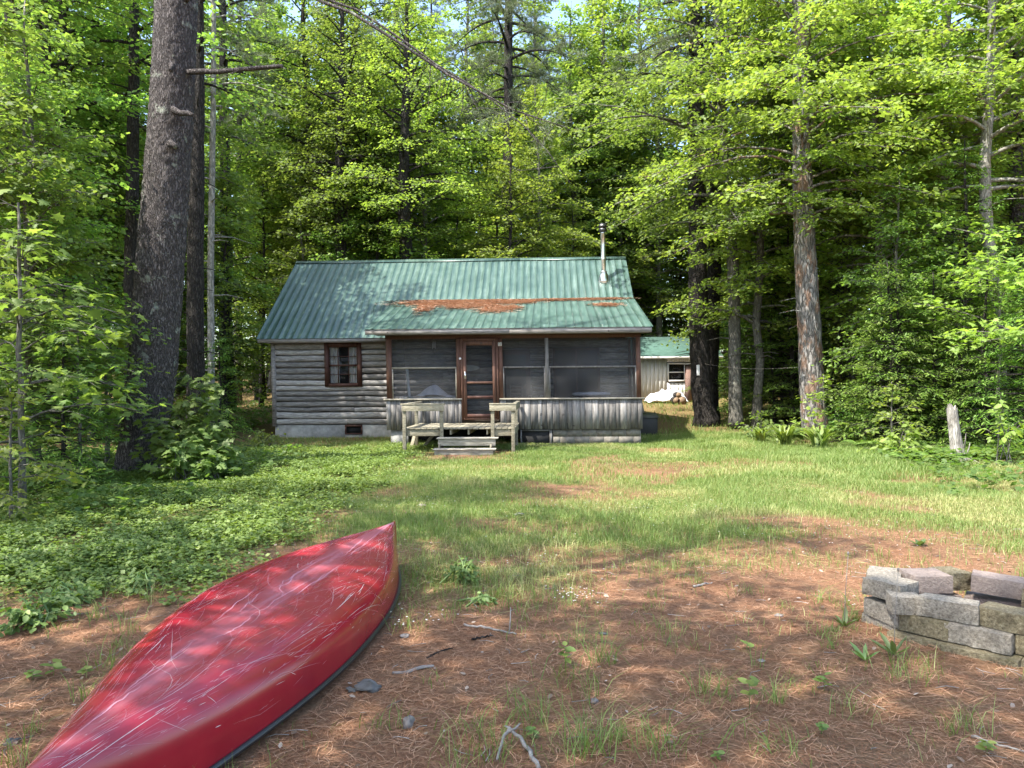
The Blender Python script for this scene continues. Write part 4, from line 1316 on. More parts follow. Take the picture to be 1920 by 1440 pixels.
proto('hemlock_a', 'dark_bark', 'hemlock_needles', seed=9, H=9, r0=.10, base=.5, Rc=2.4, limbs=74, dens=46, leaf=.12, tmpl=SPRIG, mode='cone', droop=.12, tilt=.25, dead=0)
proto('hemlock_b', 'dark_bark', 'hemlock_needles', seed=10, H=5, r0=.06, base=.25, Rc=1.8, limbs=54, dens=46, leaf=.11, tmpl=SPRIG, mode='cone', droop=.12, tilt=.25, dead=0)
proto('pine_a', 'dark_bark', 'pine_needles', seed=11, H=27, r0=.30, base=9, Rc=3.0, limbs=96, dens=20, leaf=.23, tmpl=NEEDLE, mode='pine', dead=26, twigs=9, wander=.1)
proto('pine_b', 'dark_bark', 'pine_needles', seed=12, H=31, r0=.33, base=13, Rc=3.2, limbs=96, dens=20, leaf=.23, tmpl=NEEDLE, mode='pine', dead=26, twigs=9, wander=.1)
KINDS = {'shade_maple': ('maple_tree', 'maple'), 'maple_a': ('maple_tree', 'maple'), 'maple_b': ('maple_tree', 'maple'), 'maple_c': ('maple_tree', 'maple'),
         'young_a': ('young_maple', 'young tree'), 'young_b': ('young_maple', 'young tree'), 'young_c': ('young_maple', 'young tree'),
         'sapling_a': ('maple_sapling', 'sapling'), 'sapling_b': ('maple_sapling', 'sapling'),
         'hemlock_a': ('hemlock_tree', 'hemlock'), 'hemlock_b': ('young_hemlock', 'hemlock'),
         'pine_a': ('white_pine', 'pine'), 'pine_b': ('white_pine', 'pine')}
ZONE = (('in the shaded woods left of the cabin', 'left woods'), ('in the woods behind the cabin roof', 'woods behind the cabin'), ('in the woods right of the cabin', 'right woods'), ('beyond the near trees at the woods edge', 'near woods edge'))
DESC = {'maple_a': 'tall green maple with a grey trunk', 'maple_b': 'bright yellow green maple with a grey trunk', 'maple_c': 'tall dark trunked maple with high leaves',
        'young_a': 'slender young green maple', 'young_b': 'small deep green understory maple', 'young_c': 'bright leaved young maple',
        'sapling_a': 'leafy green maple sapling', 'sapling_b': 'small bright maple sapling', 'hemlock_a': 'feathery green hemlock', 'hemlock_b': 'low feathery young hemlock',
        'pine_a': 'tall straight pine with thin needles', 'pine_b': 'very tall pine with bare lower trunk'}
def put(key, x, y, s=1.0, rz=0.0, label=None, group=None, sz=1.0, leanx=0.0, zone=None):
    nm, cat = KINDS[key]
    z = gz(x, y)
    if label is None:
        px = 960 + x / y * F
        zi = (0 if px < 480 else 1 if px < 1190 else 2) if zone is None else zone
        label = f'{DESC[key]} {ZONE[zi][0]}'
        group = f'{DESC[key]} trees, {ZONE[zi][1]}'
    e = empty(nm, (x, y, z - .02), rz, label, cat, group)
    e.scale = (s, s, s * sz)
    e.rotation_euler = (0, leanx, rz)
    for me, n in zip(PROTO[key], ('trunk', 'crown')):
        o = bpy.data.objects.new(n, me); COL.objects.link(o); o.parent = e
    return e
def putp(key, px, y, s=1.0, rz=0.0, **kw):
    return put(key, (px - 960) / F * y, y, s, rz, **kw)

# ---------------------------------------------------------------- the large trees that the photograph singles out
def unique_tree(name, label, cat, trunk_m, leaf_m, base_px, d, path_px, widths_px, H, crown_kw, noise=.12, sides=20, seed=50):
    base = P(*base_px, d); g = gz(base[0], d)
    pts = [P(px, py, d) - np.array((base[0], d, g)) for px, py in path_px]
    rad = [w / 2 / F * d for w in widths_px]
    top = pts[-1]
    nx_ = 4
    for q in range(1, nx_ + 1):
        t = q / nx_
        pts.append(top + (np.array((top[0] * .15 * t, 0, 0)) + np.array((0, 0, (H - top[2]) * t))))
        rad.append(rad[len(path_px) - 1] * (1 - .92 * t) + .01)
    pts = np.array(pts); rad = np.array(rad)
    zz = np.concatenate([np.arange(pts[0][2], min(9.5, H * .6), .07 if sides > 24 else .25), np.linspace(min(9.5, H * .6), H, 8)])
    pp = np.stack([np.interp(zz, pts[:, 2], pts[:, q]) for q in range(3)], -1)
    for q in range(2):                       # smooth the path
        ker = np.ones(9 if sides > 24 else 3) / (9 if sides > 24 else 3); h_ = len(ker) // 2
        pp[:, q] = np.convolve(np.pad(pp[:, q], h_, mode='edge'), ker, 'valid')
    rr = np.interp(zz, pts[:, 2], rad)
    tb, cb = tree(seed=seed, H=H, r0=.3, trunk_path=pp, trunk_rad=rr, sides=sides, trunk_noise=noise, **crown_kw)
    e = empty(name, (base[0], d, g), 0, label, cat)
    tb.build('trunk', MT[trunk_m], e, smooth=True)
    if leaf_m: cb.build('crown', MT[leaf_m], e)
    return e, base, g

pine, pb, pg = unique_tree('tall_pine', 'massive old pine with a leaning lichen spotted trunk and broken limb stubs', 'pine', 'pine_bark', 'pine_needles',
    (262, 900), 15.0, [(254, 915), (260, 868), (268, 820), (277, 760), (286, 700), (293, 600), (300, 500), (308, 400), (315, 300), (322, 200), (327, 100), (331, 0), (336, -100)],
    [100, 80, 78, 81, 84, 84, 84, 82, 79, 77, 75, 73, 69], 25, dict(base=10.5, Rc=3.6, limbs=32, leaf=.2, dens=6, tmpl=NEEDLE, mode='pine', dead=0, twigs=9), noise=.085, sides=60, seed=60)
def limb(parent_base, g, pix, d0, d1, r0, r1, name, twig=0, seed=0, needles=False):
    n = len(pix)
    pts = np.array([P(px, py, 1.5 + d0 + (d1 - d0) * q / (n - 1)) - np.array((parent_base[0], 15.0, g)) for q, (px, py) in enumerate(pix)])
    rng = np.random.RandomState(seed)
    mb = MB(); mb.tube(pts, np.linspace(r0, r1, n), 8, noise=.35, seed=seed)
    lp = []
    for q in range(twig):
        t = rng.uniform(.2, 1) * (n - 1); a = int(min(n - 2, t)); p = pts[a] + (pts[a + 1] - pts[a]) * (t - a)
        L = rng.uniform(.25, .9); d = np.array((rng.randn() * .7, rng.randn() * .5, rng.uniform(-.7, .4))); d /= np.linalg.norm(d)
        e_ = p + d * L + np.array((0, 0, -.1)); m_ = (p + e_) / 2 + rng.randn(3) * .05
        mb.tube([p, m_, e_], [.009, .006, .003], 4, cap=False)
        if needles and q % 3 == 0: lp.append(e_)
    o = mb.build(name, MT['pine_bark'], pine, smooth=True)
    if lp:
        k = 90; pos = np.repeat(np.array(lp), k, 0) + rng.randn(len(lp) * k, 3) * .09
        cb = MB(); emit(cb, pos, rng.randn(len(pos), 3) + np.array((0, 0, .2)), rng.randn(len(pos), 3), .11, NEEDLE, rng.rand(len(pos)))
        cb.build('needles', MT['pine_needles'], o)
limb(pb, pg, [(352, 135), (380, 134), (410, 135), (445, 131), (480, 128), (515, 125), (530, 124)], 13.3, 12.9, .06, .035, 'broken_limb', 3, 1)
limb(pb, pg, [(325, 205), (338, 212), (352, 212), (362, 216)], 13.15, 12.8, .07, .035, 'limb_stub', 0, 2)
limb(pb, pg, [(320, 120), (322, 126), (318, 132)], 13.15, 12.95, .05, .03, 'limb_stub', 0, 3)
limb(pb, pg, [(318, 268), (326, 272), (330, 276)], 13.1, 13.0, .07, .05, 'limb_stub', 0, 4)
limb(pb, pg, [(345, 5), (356, -8), (372, -30)], 13.3, 13.0, .05, .02, 'limb_stub', 0, 5)
limb(pb, pg, [(335, -175), (420, -110), (520, -50), (600, 2), (660, 24), (720, 62), (780, 100), (840, 140), (900, 172), (960, 205), (1010, 222), (1065, 240)], 13.2, 11.0, .04, .009, 'hanging_limb', 26, 6, True)
limb(pb, pg, [(334, -150), (440, -90), (540, -35), (610, -2), (668, 18), (715, 48), (765, 82), (820, 122), (870, 152), (925, 190), (985, 238), (1030, 288), (1070, 345)], 13.2, 12.0, .032, .007, 'hanging_limb', 22, 7, True)

# trees at the right
unique_tree('dark_pine', 'dark trunked pine with a forked stem standing in front of the cream shed', 'pine', 'dark_bark', 'pine_needles', (1318, 782), 27,
    [(1326, 800), (1322, 775), (1316, 740), (1312, 680), (1310, 600), (1308, 500), (1307, 400), (1305, 200), (1303, 0), (1303, -100)], [56, 42, 38, 36, 36, 35, 33, 30, 27, 25], 26,
    dict(base=11, Rc=3.2, limbs=56, leaf=.22, dens=11, tmpl=NEEDLE, mode='pine', dead=22, twigs=9), sides=16, seed=61)
unique_tree('dark_pine', 'second dark pine, close on the right of the forked one in front of the shed', 'pine', 'dark_bark', 'pine_needles', (1338, 782), 28.2,
    [(1332, 790), (1332, 760), (1333, 700), (1336, 600), (1339, 520), (1342, 400), (1346, 200), (1350, 0), (1352, -100)], [38, 28, 27, 26, 25, 24, 22, 20, 18], 24,
    dict(base=12, Rc=2.8, limbs=48, leaf=.22, dens=11, tmpl=NEEDLE, mode='pine', dead=18, twigs=8), sides=14, seed=62)
unique_tree('grey_maple', 'grey barked maple with a straight stem right of the dark pines', 'maple', 'grey_bark', 'maple_leaves', (1379, 785), 26,
    [(1380, 800), (1379, 770), (1378, 700), (1377, 600), (1375, 500), (1370, 420), (1362, 330), (1352, 200), (1345, 60)], [32, 25, 23, 22, 21, 19, 17, 15, 12], 17,
    dict(base=6.4, Rc=5.6, limbs=76, leaf=.14, dens=44, dead=4), sides=14, seed=63)
unique_tree('peeling_maple', 'thick mottled trunk with red brown peeling bark, standing among ferns at the right', 'maple', 'peeled_bark', 'bright_leaves', (1522, 800), 22.5,
    [(1530, 815), (1526, 780), (1523, 740), (1521, 690), (1519, 640), (1514, 560), (1510, 480), (1506, 400), (1504, 340), (1502, 260), (1500, 120), (1500, 0)], [56, 47, 45, 44, 43, 41, 39, 37, 35, 31, 26, 20], 16,
    dict(base=6.4, Rc=5.2, limbs=84, leaf=.14, dens=44, dead=3, droop=.35, limb_r=.12), sides=18, seed=64)
for (px, d, pts, w, lab, bm, lm, kw) in (
    (1597, 26, [(1598, 800), (1597, 700), (1597, 600), (1590, 470), (1585, 340), (1590, 150)], [22, 18, 17, 16, 14, 11], 'thin grey stemmed tree right of the mottled trunk', 'grey_bark', 'maple_leaves', dict(base=7, Rc=3.4, limbs=50, leaf=.14, dens=44, dead=6)),
    (1790, 23, [(1796, 830), (1794, 700), (1790, 600), (1782, 480), (1776, 350), (1774, 200), (1772, 60)], [26, 21, 20, 18, 17, 15, 12], 'pale slightly curved birch like tree above the broken stump', 'pale_bark', 'bright_leaves', dict(base=7.4, Rc=3.6, limbs=50, leaf=.14, dens=44, dead=8)),
    (1866, 21, [(1876, 850), (1870, 640), (1862, 520), (1848, 400), (1846, 300), (1856, 180), (1860, 40)], [30, 25, 23, 21, 20, 17, 14], 'bending pale grey tree near the right edge of the woods', 'pale_bark', 'bright_leaves', dict(base=6.8, Rc=3.8, limbs=54, leaf=.14, dens=44, dead=8)),
    (1908, 24, [(1912, 850), (1910, 650), (1906, 400), (1902, 200), (1900, 40)], [30, 26, 24, 22, 18], 'straight grey trunk farthest right in the woods', 'pine_bark', 'maple_leaves', dict(base=7.5, Rc=3.4, limbs=48, leaf=.14, dens=44, dead=6))):
    unique_tree('woodland_tree', lab, 'tree', bm, lm, (px, 820), d, pts, w, 16, kw, sides=12, seed=70 + px % 37)
# dark stems seen over the roof
for (px, w, d, H, lab) in ((640, 21, 34, 20, 'dark leaning stem seen over the left half of the cabin roof'), (691, 12, 35, 15, 'thin dark stem between the two thicker ones over the cabin roof'), (761, 25, 33, 18, 'thickest dark stem rising behind the middle of the cabin roof')):
    unique_tree('roadside_maple'.replace('roadside', 'dark_stemmed'), lab, 'maple', 'dark_bark', 'bright_leaves' if px == 761 else 'maple_leaves', (px + 6, 740), d,
        [(px + 8, 745), (px + 4, 600), (px, 480), (px - 5, 360), (px - 2, 260), (px + 2, 120)], [w * 1.2, w * 1.1, w, w * .9, w * .75, w * .5], H,
        dict(base=7.5, Rc=4.2, limbs=60, leaf=.14, dens=34, dead=5, droop=.18), sides=12, seed=80 + px % 11)
# stems in the left woods
for (px, w, d, lab, bm) in ((366, 32, 19, 'dark stem just right of the massive pine', 'dark_bark'), (80, 27, 20, 'dark stem in the left woods near the picture edge', 'dark_bark'), (112, 22, 22, 'dark stem beside the leftmost thick one in the left woods', 'dark_bark'),
                        (246, 26, 21, 'dark stem just left of the massive pine', 'dark_bark'), (12, 24, 18, 'stem at the far left edge of the woods', 'pine_bark'), (395, 13, 22, 'slim pale mottled stem between the massive pine and the cabin', 'pale_bark')):
    unique_tree('woodland_tree', lab, 'tree', bm, 'maple_leaves', (px, 790), d, [(px + 3, 805), (px + 1, 700), (px, 500), (px + 3, 300), (px + 6, 100)], [w * 1.25, w, w * .95, w * .85, w * .7], 17,
        dict(base=6.0, Rc=3.4, limbs=44, leaf=.135, dens=42, dead=10) if px < 240 else dict(base=9.0, Rc=2.3, limbs=20, leaf=.135, dens=17, dead=12), sides=12, seed=90 + px % 23)

# ---------------------------------------------------------------- the woods, tree by tree
rng = np.random.RandomState(2024)
taken = [(pb[0], 15.0)]
def free(x, y, r):
    if -9.5 < x < 5.2 and 19 < y < 33.5: return False          # cabin
    if 3.2 < x < 12.3 and 33 < y < 45: return False            # shed
    if 3.0 < x - .06 * (y - 22) < 7.2 and 20 < y < 40: return False   # path to the shed
    px = 960 + x / y * F
    if 70 < px < 480 and y < 18.5: return False
    if 1340 < px < 1640 and y < 23.4: return False
    if 1285 < px < 1410 and y < 28.5: return False
    if 450 < px < 560 and y < 27: return False
    if y < 27 and x < -6:
        sx, sy = x + 7.6, y - 22.4; t_ = np.clip(-(sx * .796 + sy * .605), 0, 6.5)
        if (sx + .796 * t_) ** 2 + (sy + .605 * t_) ** 2 < 3.6 ** 2: return False
    return all((x - a) ** 2 + (y - b) ** 2 > r * r for a, b in taken)
def sow(n, keys, xr, yr, r, smin=.85, smax=1.2, tries=60, **kw):
    for q in range(n):
        for t in range(tries):
            y = rng.uniform(*yr); x = rng.uniform(*xr(y))
            if free(x, y, r):
                taken.append((x, y))
                put(keys[rng.randint(len(keys))], x, y, rng.uniform(smin, smax), rng.rand() * 6.28, leanx=rng.randn() * .02, **kw)
                break
# canopy layer
put('maple_b', 9.0, 46.5, 1.35, 1.0, label='thin stemmed bright maple straight behind the cream shed')
put('maple_b', 8.3, 26.0, 1.0, 2.0, label='maple twin close to the grey barked one by the path')
put('maple_b', 1.2, 36.5, .95, 4.0, label='green maple right behind the stovepipe of the cabin')
taken += [(9.0, 46.5), (8.3, 26), (1.2, 36.5)]
sow(11, ['young_c', 'young_a', 'young_c'], lambda y: (-.30 * y, .03 * y), (33.8, 37), 1.7, 1.0, 1.35)
sow(10, ['maple_a', 'maple_b', 'maple_c', 'maple_a'], lambda y: (-.70 * y - 1, -.36 * y - 1.5), (17, 32), 2.3)
sow(17, ['maple_b', 'maple_a', 'maple_b', 'maple_c'], lambda y: (-.36 * y, -.07 * y), (39, 52), 2.4, 1.15, 1.5)
sow(6, ['maple_b', 'maple_a'], lambda y: (.08 * y, .2 * y), (46, 54), 2.3, 1.1, 1.4)
sow(11, ['maple_b', 'maple_a', 'maple_b', 'maple_c'], lambda y: (.22 * y + 3.0, .74 * y + 1), (20, 40), 2.5)
for q_, (px, y, s) in enumerate(((938, 50, 1.55), (1012, 55, 1.6), (1085, 49, 1.45), (872, 46, 1.45), (1150, 53, 1.5), (965, 43, 1.05), (1128, 48, 1.7), (1200, 50, 1.7), (905, 56, 1.6))):
    put('maple_b' if q_ % 2 == 0 else 'maple_a', (px - 960) / F * y, y, s, q_ * 1.3); taken.append(((px - 960) / F * y, y))
sow(5, ['pine_a', 'pine_b', 'pine_a'], lambda y: (-.06 * y, .09 * y), (56, 72), 2.4, .8, 1.1)
sow(6, ['pine_a', 'pine_b'], lambda y: (-.22 * y, .16 * y), (38, 60), 3.2, .85, 1.15)
sow(6, ['pine_a', 'pine_b'], lambda y: (-.70 * y, -.25 * y), (24, 50), 3.0, .85, 1.1)
sow(5, ['pine_a', 'pine_b'], lambda y: (.3 * y, .7 * y), (28, 50), 3.0, .85, 1.1)
# farther belt
sow(30, ['maple_a', 'maple_b', 'maple_c', 'pine_a', 'maple_b'], lambda y: (-.74 * y, .74 * y), (50, 68), 2.8, 1.0, 1.4)
# understory
sow(22, ['young_a', 'young_b', 'young_c', 'young_a'], lambda y: (-.70 * y - .5, -.32 * y - 1.2), (12.5, 27), 1.35)
sow(10, ['young_a', 'young_c', 'young_b'], lambda y: (-.34 * y, .12 * y), (33.5, 42), 1.8, .9, 1.2)
sow(12, ['young_a', 'young_c', 'young_b'], lambda y: (.24 * y + 3.4, .72 * y + .5), (21, 34), 1.5)
sow(12, ['hemlock_a', 'hemlock_b', 'hemlock_a'], lambda y: (.24 * y + 3.0, .70 * y + 1), (19.5, 30), 1.4, .7, 1.1)
sow(12, ['hemlock_a', 'hemlock_b'], lambda y: (-.68 * y, -.33 * y - .8), (14, 28), 1.4, .7, 1.1)
sow(16, ['young_b', 'hemlock_a', 'young_a'], lambda y: (-.70 * y, .72 * y), (38, 60), 2.2, 1.0, 1.4)

sow(8, ['hemlock_a', 'young_b', 'young_a'], lambda y: (2.5, 15), (46.5, 52), 1.3, 1.1, 1.5)
sow(7, ['hemlock_a', 'young_b'], lambda y: (.31 * y, .44 * y), (24, 36), 1.2, .8, 1.1)
# nearer plants at the woods edge, each with a label of its own
putp('sapling_a', 40, 10.2, 1.15, .4, label='leafy maple sapling at the lower left edge of the picture, in front of the woods')
putp('sapling_b', 20, 9.2, .62, 2.1, label='low bright maple sapling near the bottom of the left woods edge')
putp('sapling_a', 150, 12.9, .85, 1.4, label='maple sapling with layered leaves between the left edge and the massive pine')
putp('sapling_b', 200, 16.2, 1.3, 2.7, label='maple sapling close behind the massive pine on its left')
putp('young_a', 60, 13.2, .8, .9, label='young maple over the saplings at the left edge')
putp('hemlock_b', 120, 12.4, .55, .2, label='small thin hemlock in front of the left woods')
putp('hemlock_b', 412, 21.0, .6, 1.2, label='dark little hemlock beside the left wall of the cabin')
putp('young_b', 372, 24.5, .9, 2.2, label='young maple near the left end of the cabin roof')
putp('hemlock_a', 1452, 26.4, .5, .3, label='feathery hemlock behind the mottled trunk on its left')
putp('hemlock_b', 1655, 20.6, .78, .8, label='feathery hemlock right of the mottled trunk')
putp('hemlock_b', 1668, 19.6, .95, 1.9, label='broad feathery hemlock behind the grass at the right')
putp('hemlock_b', 1750, 19.8, .9, 2.9, label='feathery hemlock just behind the broken stump')
putp('hemlock_b', 1850, 18.6, .95, 4.0, label='feathery hemlock at the right edge behind the stump')
putp('hemlock_b', 1935, 16.8, .85, 5.0, label='hemlock cut by the right edge of the picture')
putp('sapling_b', 1672, 17.6, .62, 1.0, label='low bright maple seedling clump left of the broken stump')
putp('sapling_b', 1545, 20.4, .7, 3.3, label='maple sapling at the foot of the mottled trunk')
# horizontal bright sprays right: a leaning young maple
mb_tb, mb_cb = tree(seed=301, H=4.3, r0=.035, base=2.2, Rc=3.9, limbs=15, leaf=.14, dens=24, tmpl=LOBE, mode='broad', dead=0, twigs=9, droop=.10, tilt=.35)
e = putp('sapling_a', 1868, 18.4, 1, 0, label='young maple spreading flat bright sprays over the hemlocks at the right')
for ch in list(e.children): bpy.data.objects.remove(ch)
e.name = 'young_maple'
mb_tb.build('trunk', MT['grey_bark'], e, smooth=True); mb_cb.build('crown', MT['bright_leaves'], e)

# shrub at the foot of the massive pine
def shrub(name, px, y, H, R, stems, leaf, mat_, label, seed, dens=22, tmpl=LOBE, cat='shrub', stem_m='grey_bark'):
    rng = np.random.RandomState(seed)
    x = (px - 960) / F * y
    e = empty(name, (x, y, gz(x, y)), 0, label, cat)
    tb, cb = MB(), MB()
    Pp, Dd, Nn, Ss, Rr = [], [], [], [], []
    for q in range(stems):
        az = rng.rand() * 2 * pi; out = R * np.sqrt(rng.rand()); h = H * (1 - .65 * (out / R) ** 2) * rng.uniform(.55, 1.05)
        p0 = np.array((.08 * rng.randn(), .08 * rng.randn(), 0)); p2 = np.array((cos(az) * out, sin(az) * out, h))
        p1 = p0 * .4 + p2 * .6 + np.array((0, 0, .22 * h))
        p1[:2] *= .75
        tb.tube([p0, p1, p2], [.010, .007, .003], 5, cap=False)
        n = int(dens * rng.uniform(.7, 1.3))
        u = .35 + .65 * rng.rand(n)
        c = (1 - u)[:, None] ** 2 * p0 + (2 * u * (1 - u))[:, None] * p1 + (u ** 2)[:, None] * p2
        la = az + rng.randn(n) * 1.1
        Pp.append(c + rng.randn(n, 3) * np.array((.10, .10, .07)) * R); Dd.append(np.stack([np.cos(la), np.sin(la), -.35 + rng.randn(n) * .3], -1))
        Nn.append(np.stack([rng.randn(n) * .4 + .2 * cos(az), rng.randn(n) * .4 - .35, np.ones(n)], -1)); Ss.append(leaf * rng.uniform(.55, 1.25, n)); Rr.append(np.clip(.4 + rng.randn(n) * .2, 0, 1))
    emit(cb, np.concatenate(Pp), np.concatenate(Dd), np.concatenate(Nn), np.concatenate(Ss), tmpl, np.concatenate(Rr))
    tb.build('stem', MT[stem_m], e); cb.build('foliage', MT[mat_], e)
    return e
shrub('maple_shrub', 358, 14.0, 1.95, .86, 44, .15, 'maple_leaves', 'leafy maple shrub at the right foot of the massive pine', 1, 24)
shrub('maple_shrub', 345, 13.3, .85, .66, 20, .15, 'maple_leaves', 'low maple shrub in front of the massive pine foot', 2, 18)
shrub('maple_shrub', 395, 13.8, 1.15, .55, 18, .15, 'maple_leaves', 'smaller maple shrub on the cabin side of the massive pine', 3, 20)
shrub('leafy_shrub', 495, 20.3, .55, .7, 16, .12, 'bright_leaves', 'low bright shrub at the left corner of the cabin foundation', 4, 18, OVAL)
shrub('leafy_shrub', 1420, 22.4, .9, .8, 16, .14, 'maple_leaves', 'leafy shrub left of the mottled trunk', 5, 18, OVAL)
shrub('leafy_shrub', 1580, 20.6, 1.3, .8, 22, .14, 'maple_leaves', 'leafy shrub right beside the mottled trunk base', 6, 20, OVAL)
shrub('leafy_shrub', 1682, 17.2, .75, .75, 18, .15, 'bright_leaves', 'bright leafy shrub low at the woods edge left of the stump', 7, 20, OVAL)
shrub('leafy_shrub', 1480, 21.5, .8, .5, 10, .26, 'cover_leaves', 'broad leaved burdock like plant at the base of the mottled trunk', 8, 6, OVAL)
shrub('leafy_shrub', 1880, 15.0, 1.5, .55, 8, .17, 'bright_leaves', 'bright leaved sapling near the right edge behind the stump', 9, 14, OVAL)
# day lily like clumps
def clump(px, y, H, R, n, label, seed, width=.028):
    rng = np.random.RandomState(seed); x = (px - 960) / F * y
    mb = MB()
    for q in range(n):
        az = rng.rand() * 2 * pi; L = H * rng.uniform(.8, 1.3); r = R * rng.uniform(.5, 1.2)
        u = np.linspace(0, 1, 8); c = np.stack([np.cos(az) * r * u ** 1.6, np.sin(az) * r * u ** 1.6, L * (u - .42 * u ** 3)], -1) + np.array((rng.randn() * .07, rng.randn() * .07, 0))
        s = np.array((-sin(az), cos(az), 0)); w = (width * np.sin(np.linspace(.6, pi, 8)))[:, None]
        V = np.stack([c - s * w, c + s * w], 1).reshape(-1, 3); k = np.arange(7) * 2
        mb.add(V, np.stack([k, k + 1, k + 3, k + 2], -1), rng.rand())
    return tag(mb.build('lily_clump', MT['cover_leaves'], None, loc=(x, y, gz(x, y))), label, 'lily clump')
clump(1470, 19.8, .75, .6, 70, 'tall arching lily leaves left of the mottled trunk', 1)
clump(1535, 19.0, .8, .6, 60, 'tall arching lily leaves in front of the mottled trunk', 2)
clump(1425, 21.0, .6, .5, 50, 'arching lily leaves at the near end of the path', 3)
# ferns
def fern(px, y, H, n, label, seed):
    rng = np.random.RandomState(seed); x = (px - 960) / F * y
    mb = MB()
    for q in range(n):
        az = q / n * 2 * pi + rng.randn() * .2; L = H * rng.uniform(.8, 1.15)
        u = np.linspace(.08, 1, 22); c = np.stack([np.cos(az) * L * .85 * u, np.sin(az) * L * .85 * u, L * (.95 * u - .75 * u ** 2.4)], -1)
        for sgn in (-1, 1):
            d = np.stack([np.cos(az + sgn * 1.25) * np.ones(22), np.sin(az + sgn * 1.25) * np.ones(22), np.full(22, -.2)], -1)
            emit(mb, c, d, np.tile((.0, 0, 1.), (22, 1)) + rng.randn(22, 3) * .12, L * .26 * np.sin(np.pi * (u * .9 + .1)) + .01, SPRIG, np.clip(.5 + rng.randn(22) * .15, 0, 1))
    return tag(mb.build('fern', MT['cover_leaves'], None, loc=(x, y, gz(x, y) + .02)), label, 'fern', 'ferns around the broken stump')
for n_, (px, y, h, lab) in enumerate(((1735, 16.6, .6, 'fern left of the broken stump'), (1765, 15.3, .55, 'fern in front of the broken stump'), (1820, 16.4, .6, 'fern right behind the broken stump'),
                                   (1865, 15.6, .6, 'fern right of the broken stump'), (1700, 16.0, .5, 'fern farther left of the broken stump'), (1905, 16.2, .55, 'fern by the right edge of the picture'),
                                   (1620, 18.6, .6, 'fern in the tall grass near the lilies'))):
    fern(px, y, h, 11, lab, 100 + n_)

# broken stump
q = P(1797, 872, 15.7); g = gz(q[0], q[1])
stump = empty('broken_stump', (q[0], q[1], g), 0, 'pale broken stump with a jagged top at the right woods edge', 'stump')
mb = MB()
ns_, nr_ = 26, 24
rng = np.random.RandomState(9)
th = np.arange(ns_) * 2 * pi / ns_
jag = .12 * rng.rand(ns_) + .10 * (np.sin(th * 2) > .3)
V = []
for a in np.linspace(0, 1, nr_):
    for b in range(ns_):
        z = -.1 + a * (1.12 + jag[b])
        r = .145 - .02 * a + .17 * max(0, cos(th[b] + .15)) ** 6 * math.exp(-max(0, z) / .25) + .06 * math.exp(-max(0, z) / .12) + .012 * float(vnoise(b * 1.0, z * 2, 1.7, 3))
        V.append((r * .76 * cos(th[b]) - .13 * a, r * .76 * sin(th[b]), z))
k = np.arange(nr_ - 1)[:, None] * ns_; j = np.arange(ns_)[None]; j2 = (j + 1) % ns_
mb.add(V, np.stack([k + j, k + j2, k + ns_ + j2, k + ns_ + j], -1).reshape(-1, 4))
top = np.array(V[-ns_:]); inner = top * .6 + top.mean(0) * .4; inner[:, 2] = .95 + .1 * rng.rand(ns_)
mb.add(np.concatenate([top, inner]), [(b, (b + 1) % ns_, ns_ + (b + 1) % ns_, ns_ + b) for b in range(ns_)] + [tuple(range(ns_, 2 * ns_))])
mb.build('trunk', MT['dead_wood'], stump, smooth=True)
mb = MB()
mb.tube([(.10, -.1, .15), (.15, -.12, .32), (.17, -.12, .42)], [.02, .012, .004], 5); mb.tube([(.05, -.12, .3), (.06, -.15, .5), (.07, -.15, .62)], [.015, .01, .003], 5)
mb.tube([(.12, -.05, .12), (.26, -.12, .03), (.42, -.2, -.05)], [.05, .035, .02], 7, noise=.3)
mb.build('splinter', MT['dead_wood'], stump)

# ---------------------------------------------------------------- lawn, ground cover, fallen needles
def scatter(n, xr, yr, fn, seed, ybias=1.0):
    rng = np.random.RandomState(seed)
    x = rng.uniform(*xr, n); y = yr[0] + (yr[1] - yr[0]) * rng.rand(n) ** ybias
    keep = rng.rand(n) < fn(x, y)
    keep &= np.abs(x) < .70 * y + 2.4
    return x[keep], y[keep]
def in_canoe(x, y):
    d = ax / np.linalg.norm(ax); s = (x - cc[0]) * d[0] + (y - cc[1]) * d[1]; t = (x - cc[0]) * d[1] - (y - cc[1]) * d[0]
    return np.abs(t) < .43 * np.maximum(0, 1 - np.abs(s / HL) ** 1.9)
def blades(mb, x, y, h, w, seed, rbase=.35, rvar=.22, bendy=.5):
    rng = np.random.RandomState(seed); n = len(x)
    az = rng.rand(n) * 2 * pi; h = h * rng.uniform(.55, 1.3, n); b = h * bendy * 1.5 * rng.uniform(.1, 1.4, n)
    z = terr(x, y) - .005
    c0_ = np.stack([x, y, z], -1); dx = np.stack([np.cos(az), np.sin(az), 0 * az], -1)
    s = np.stack([-np.sin(az + rng.randn(n) * .5), np.cos(az + rng.randn(n) * .5), 0 * az], -1)
    up = np.array((0, 0, 1.))
    m1 = c0_ + dx * (b * .3)[:, None] + up * (h * .6)[:, None]
    tp = c0_ + dx * b[:, None] + up * h[:, None] * .95
    w = (w * rng.uniform(.6, 1.3, n))[:, None]
    V = np.stack([c0_ - s * w, c0_ + s * w, m1 - s * w * .8, m1 + s * w * .8, tp], 1).reshape(-1, 3)
    k = np.arange(n)[:, None] * 5
    r = np.repeat(np.clip(rbase + rng.randn(n) * rvar, 0, 1), 5)
    mb.add(V, k + np.array([0, 1, 3, 2]), r)
    mb.f.append((k + np.array([2, 3, 4])) + (mb.n - n * 5)); mb.m.append(np.zeros(n, np.int32))
mb = MB()
x, y = scatter(470000, (-7, 14), (5.0, 13), lambda x, y: grass_amount(x, y) * ~in_canoe(x, y) * .95, 1)
dry = vnoise(x, y, 1.1, 61)
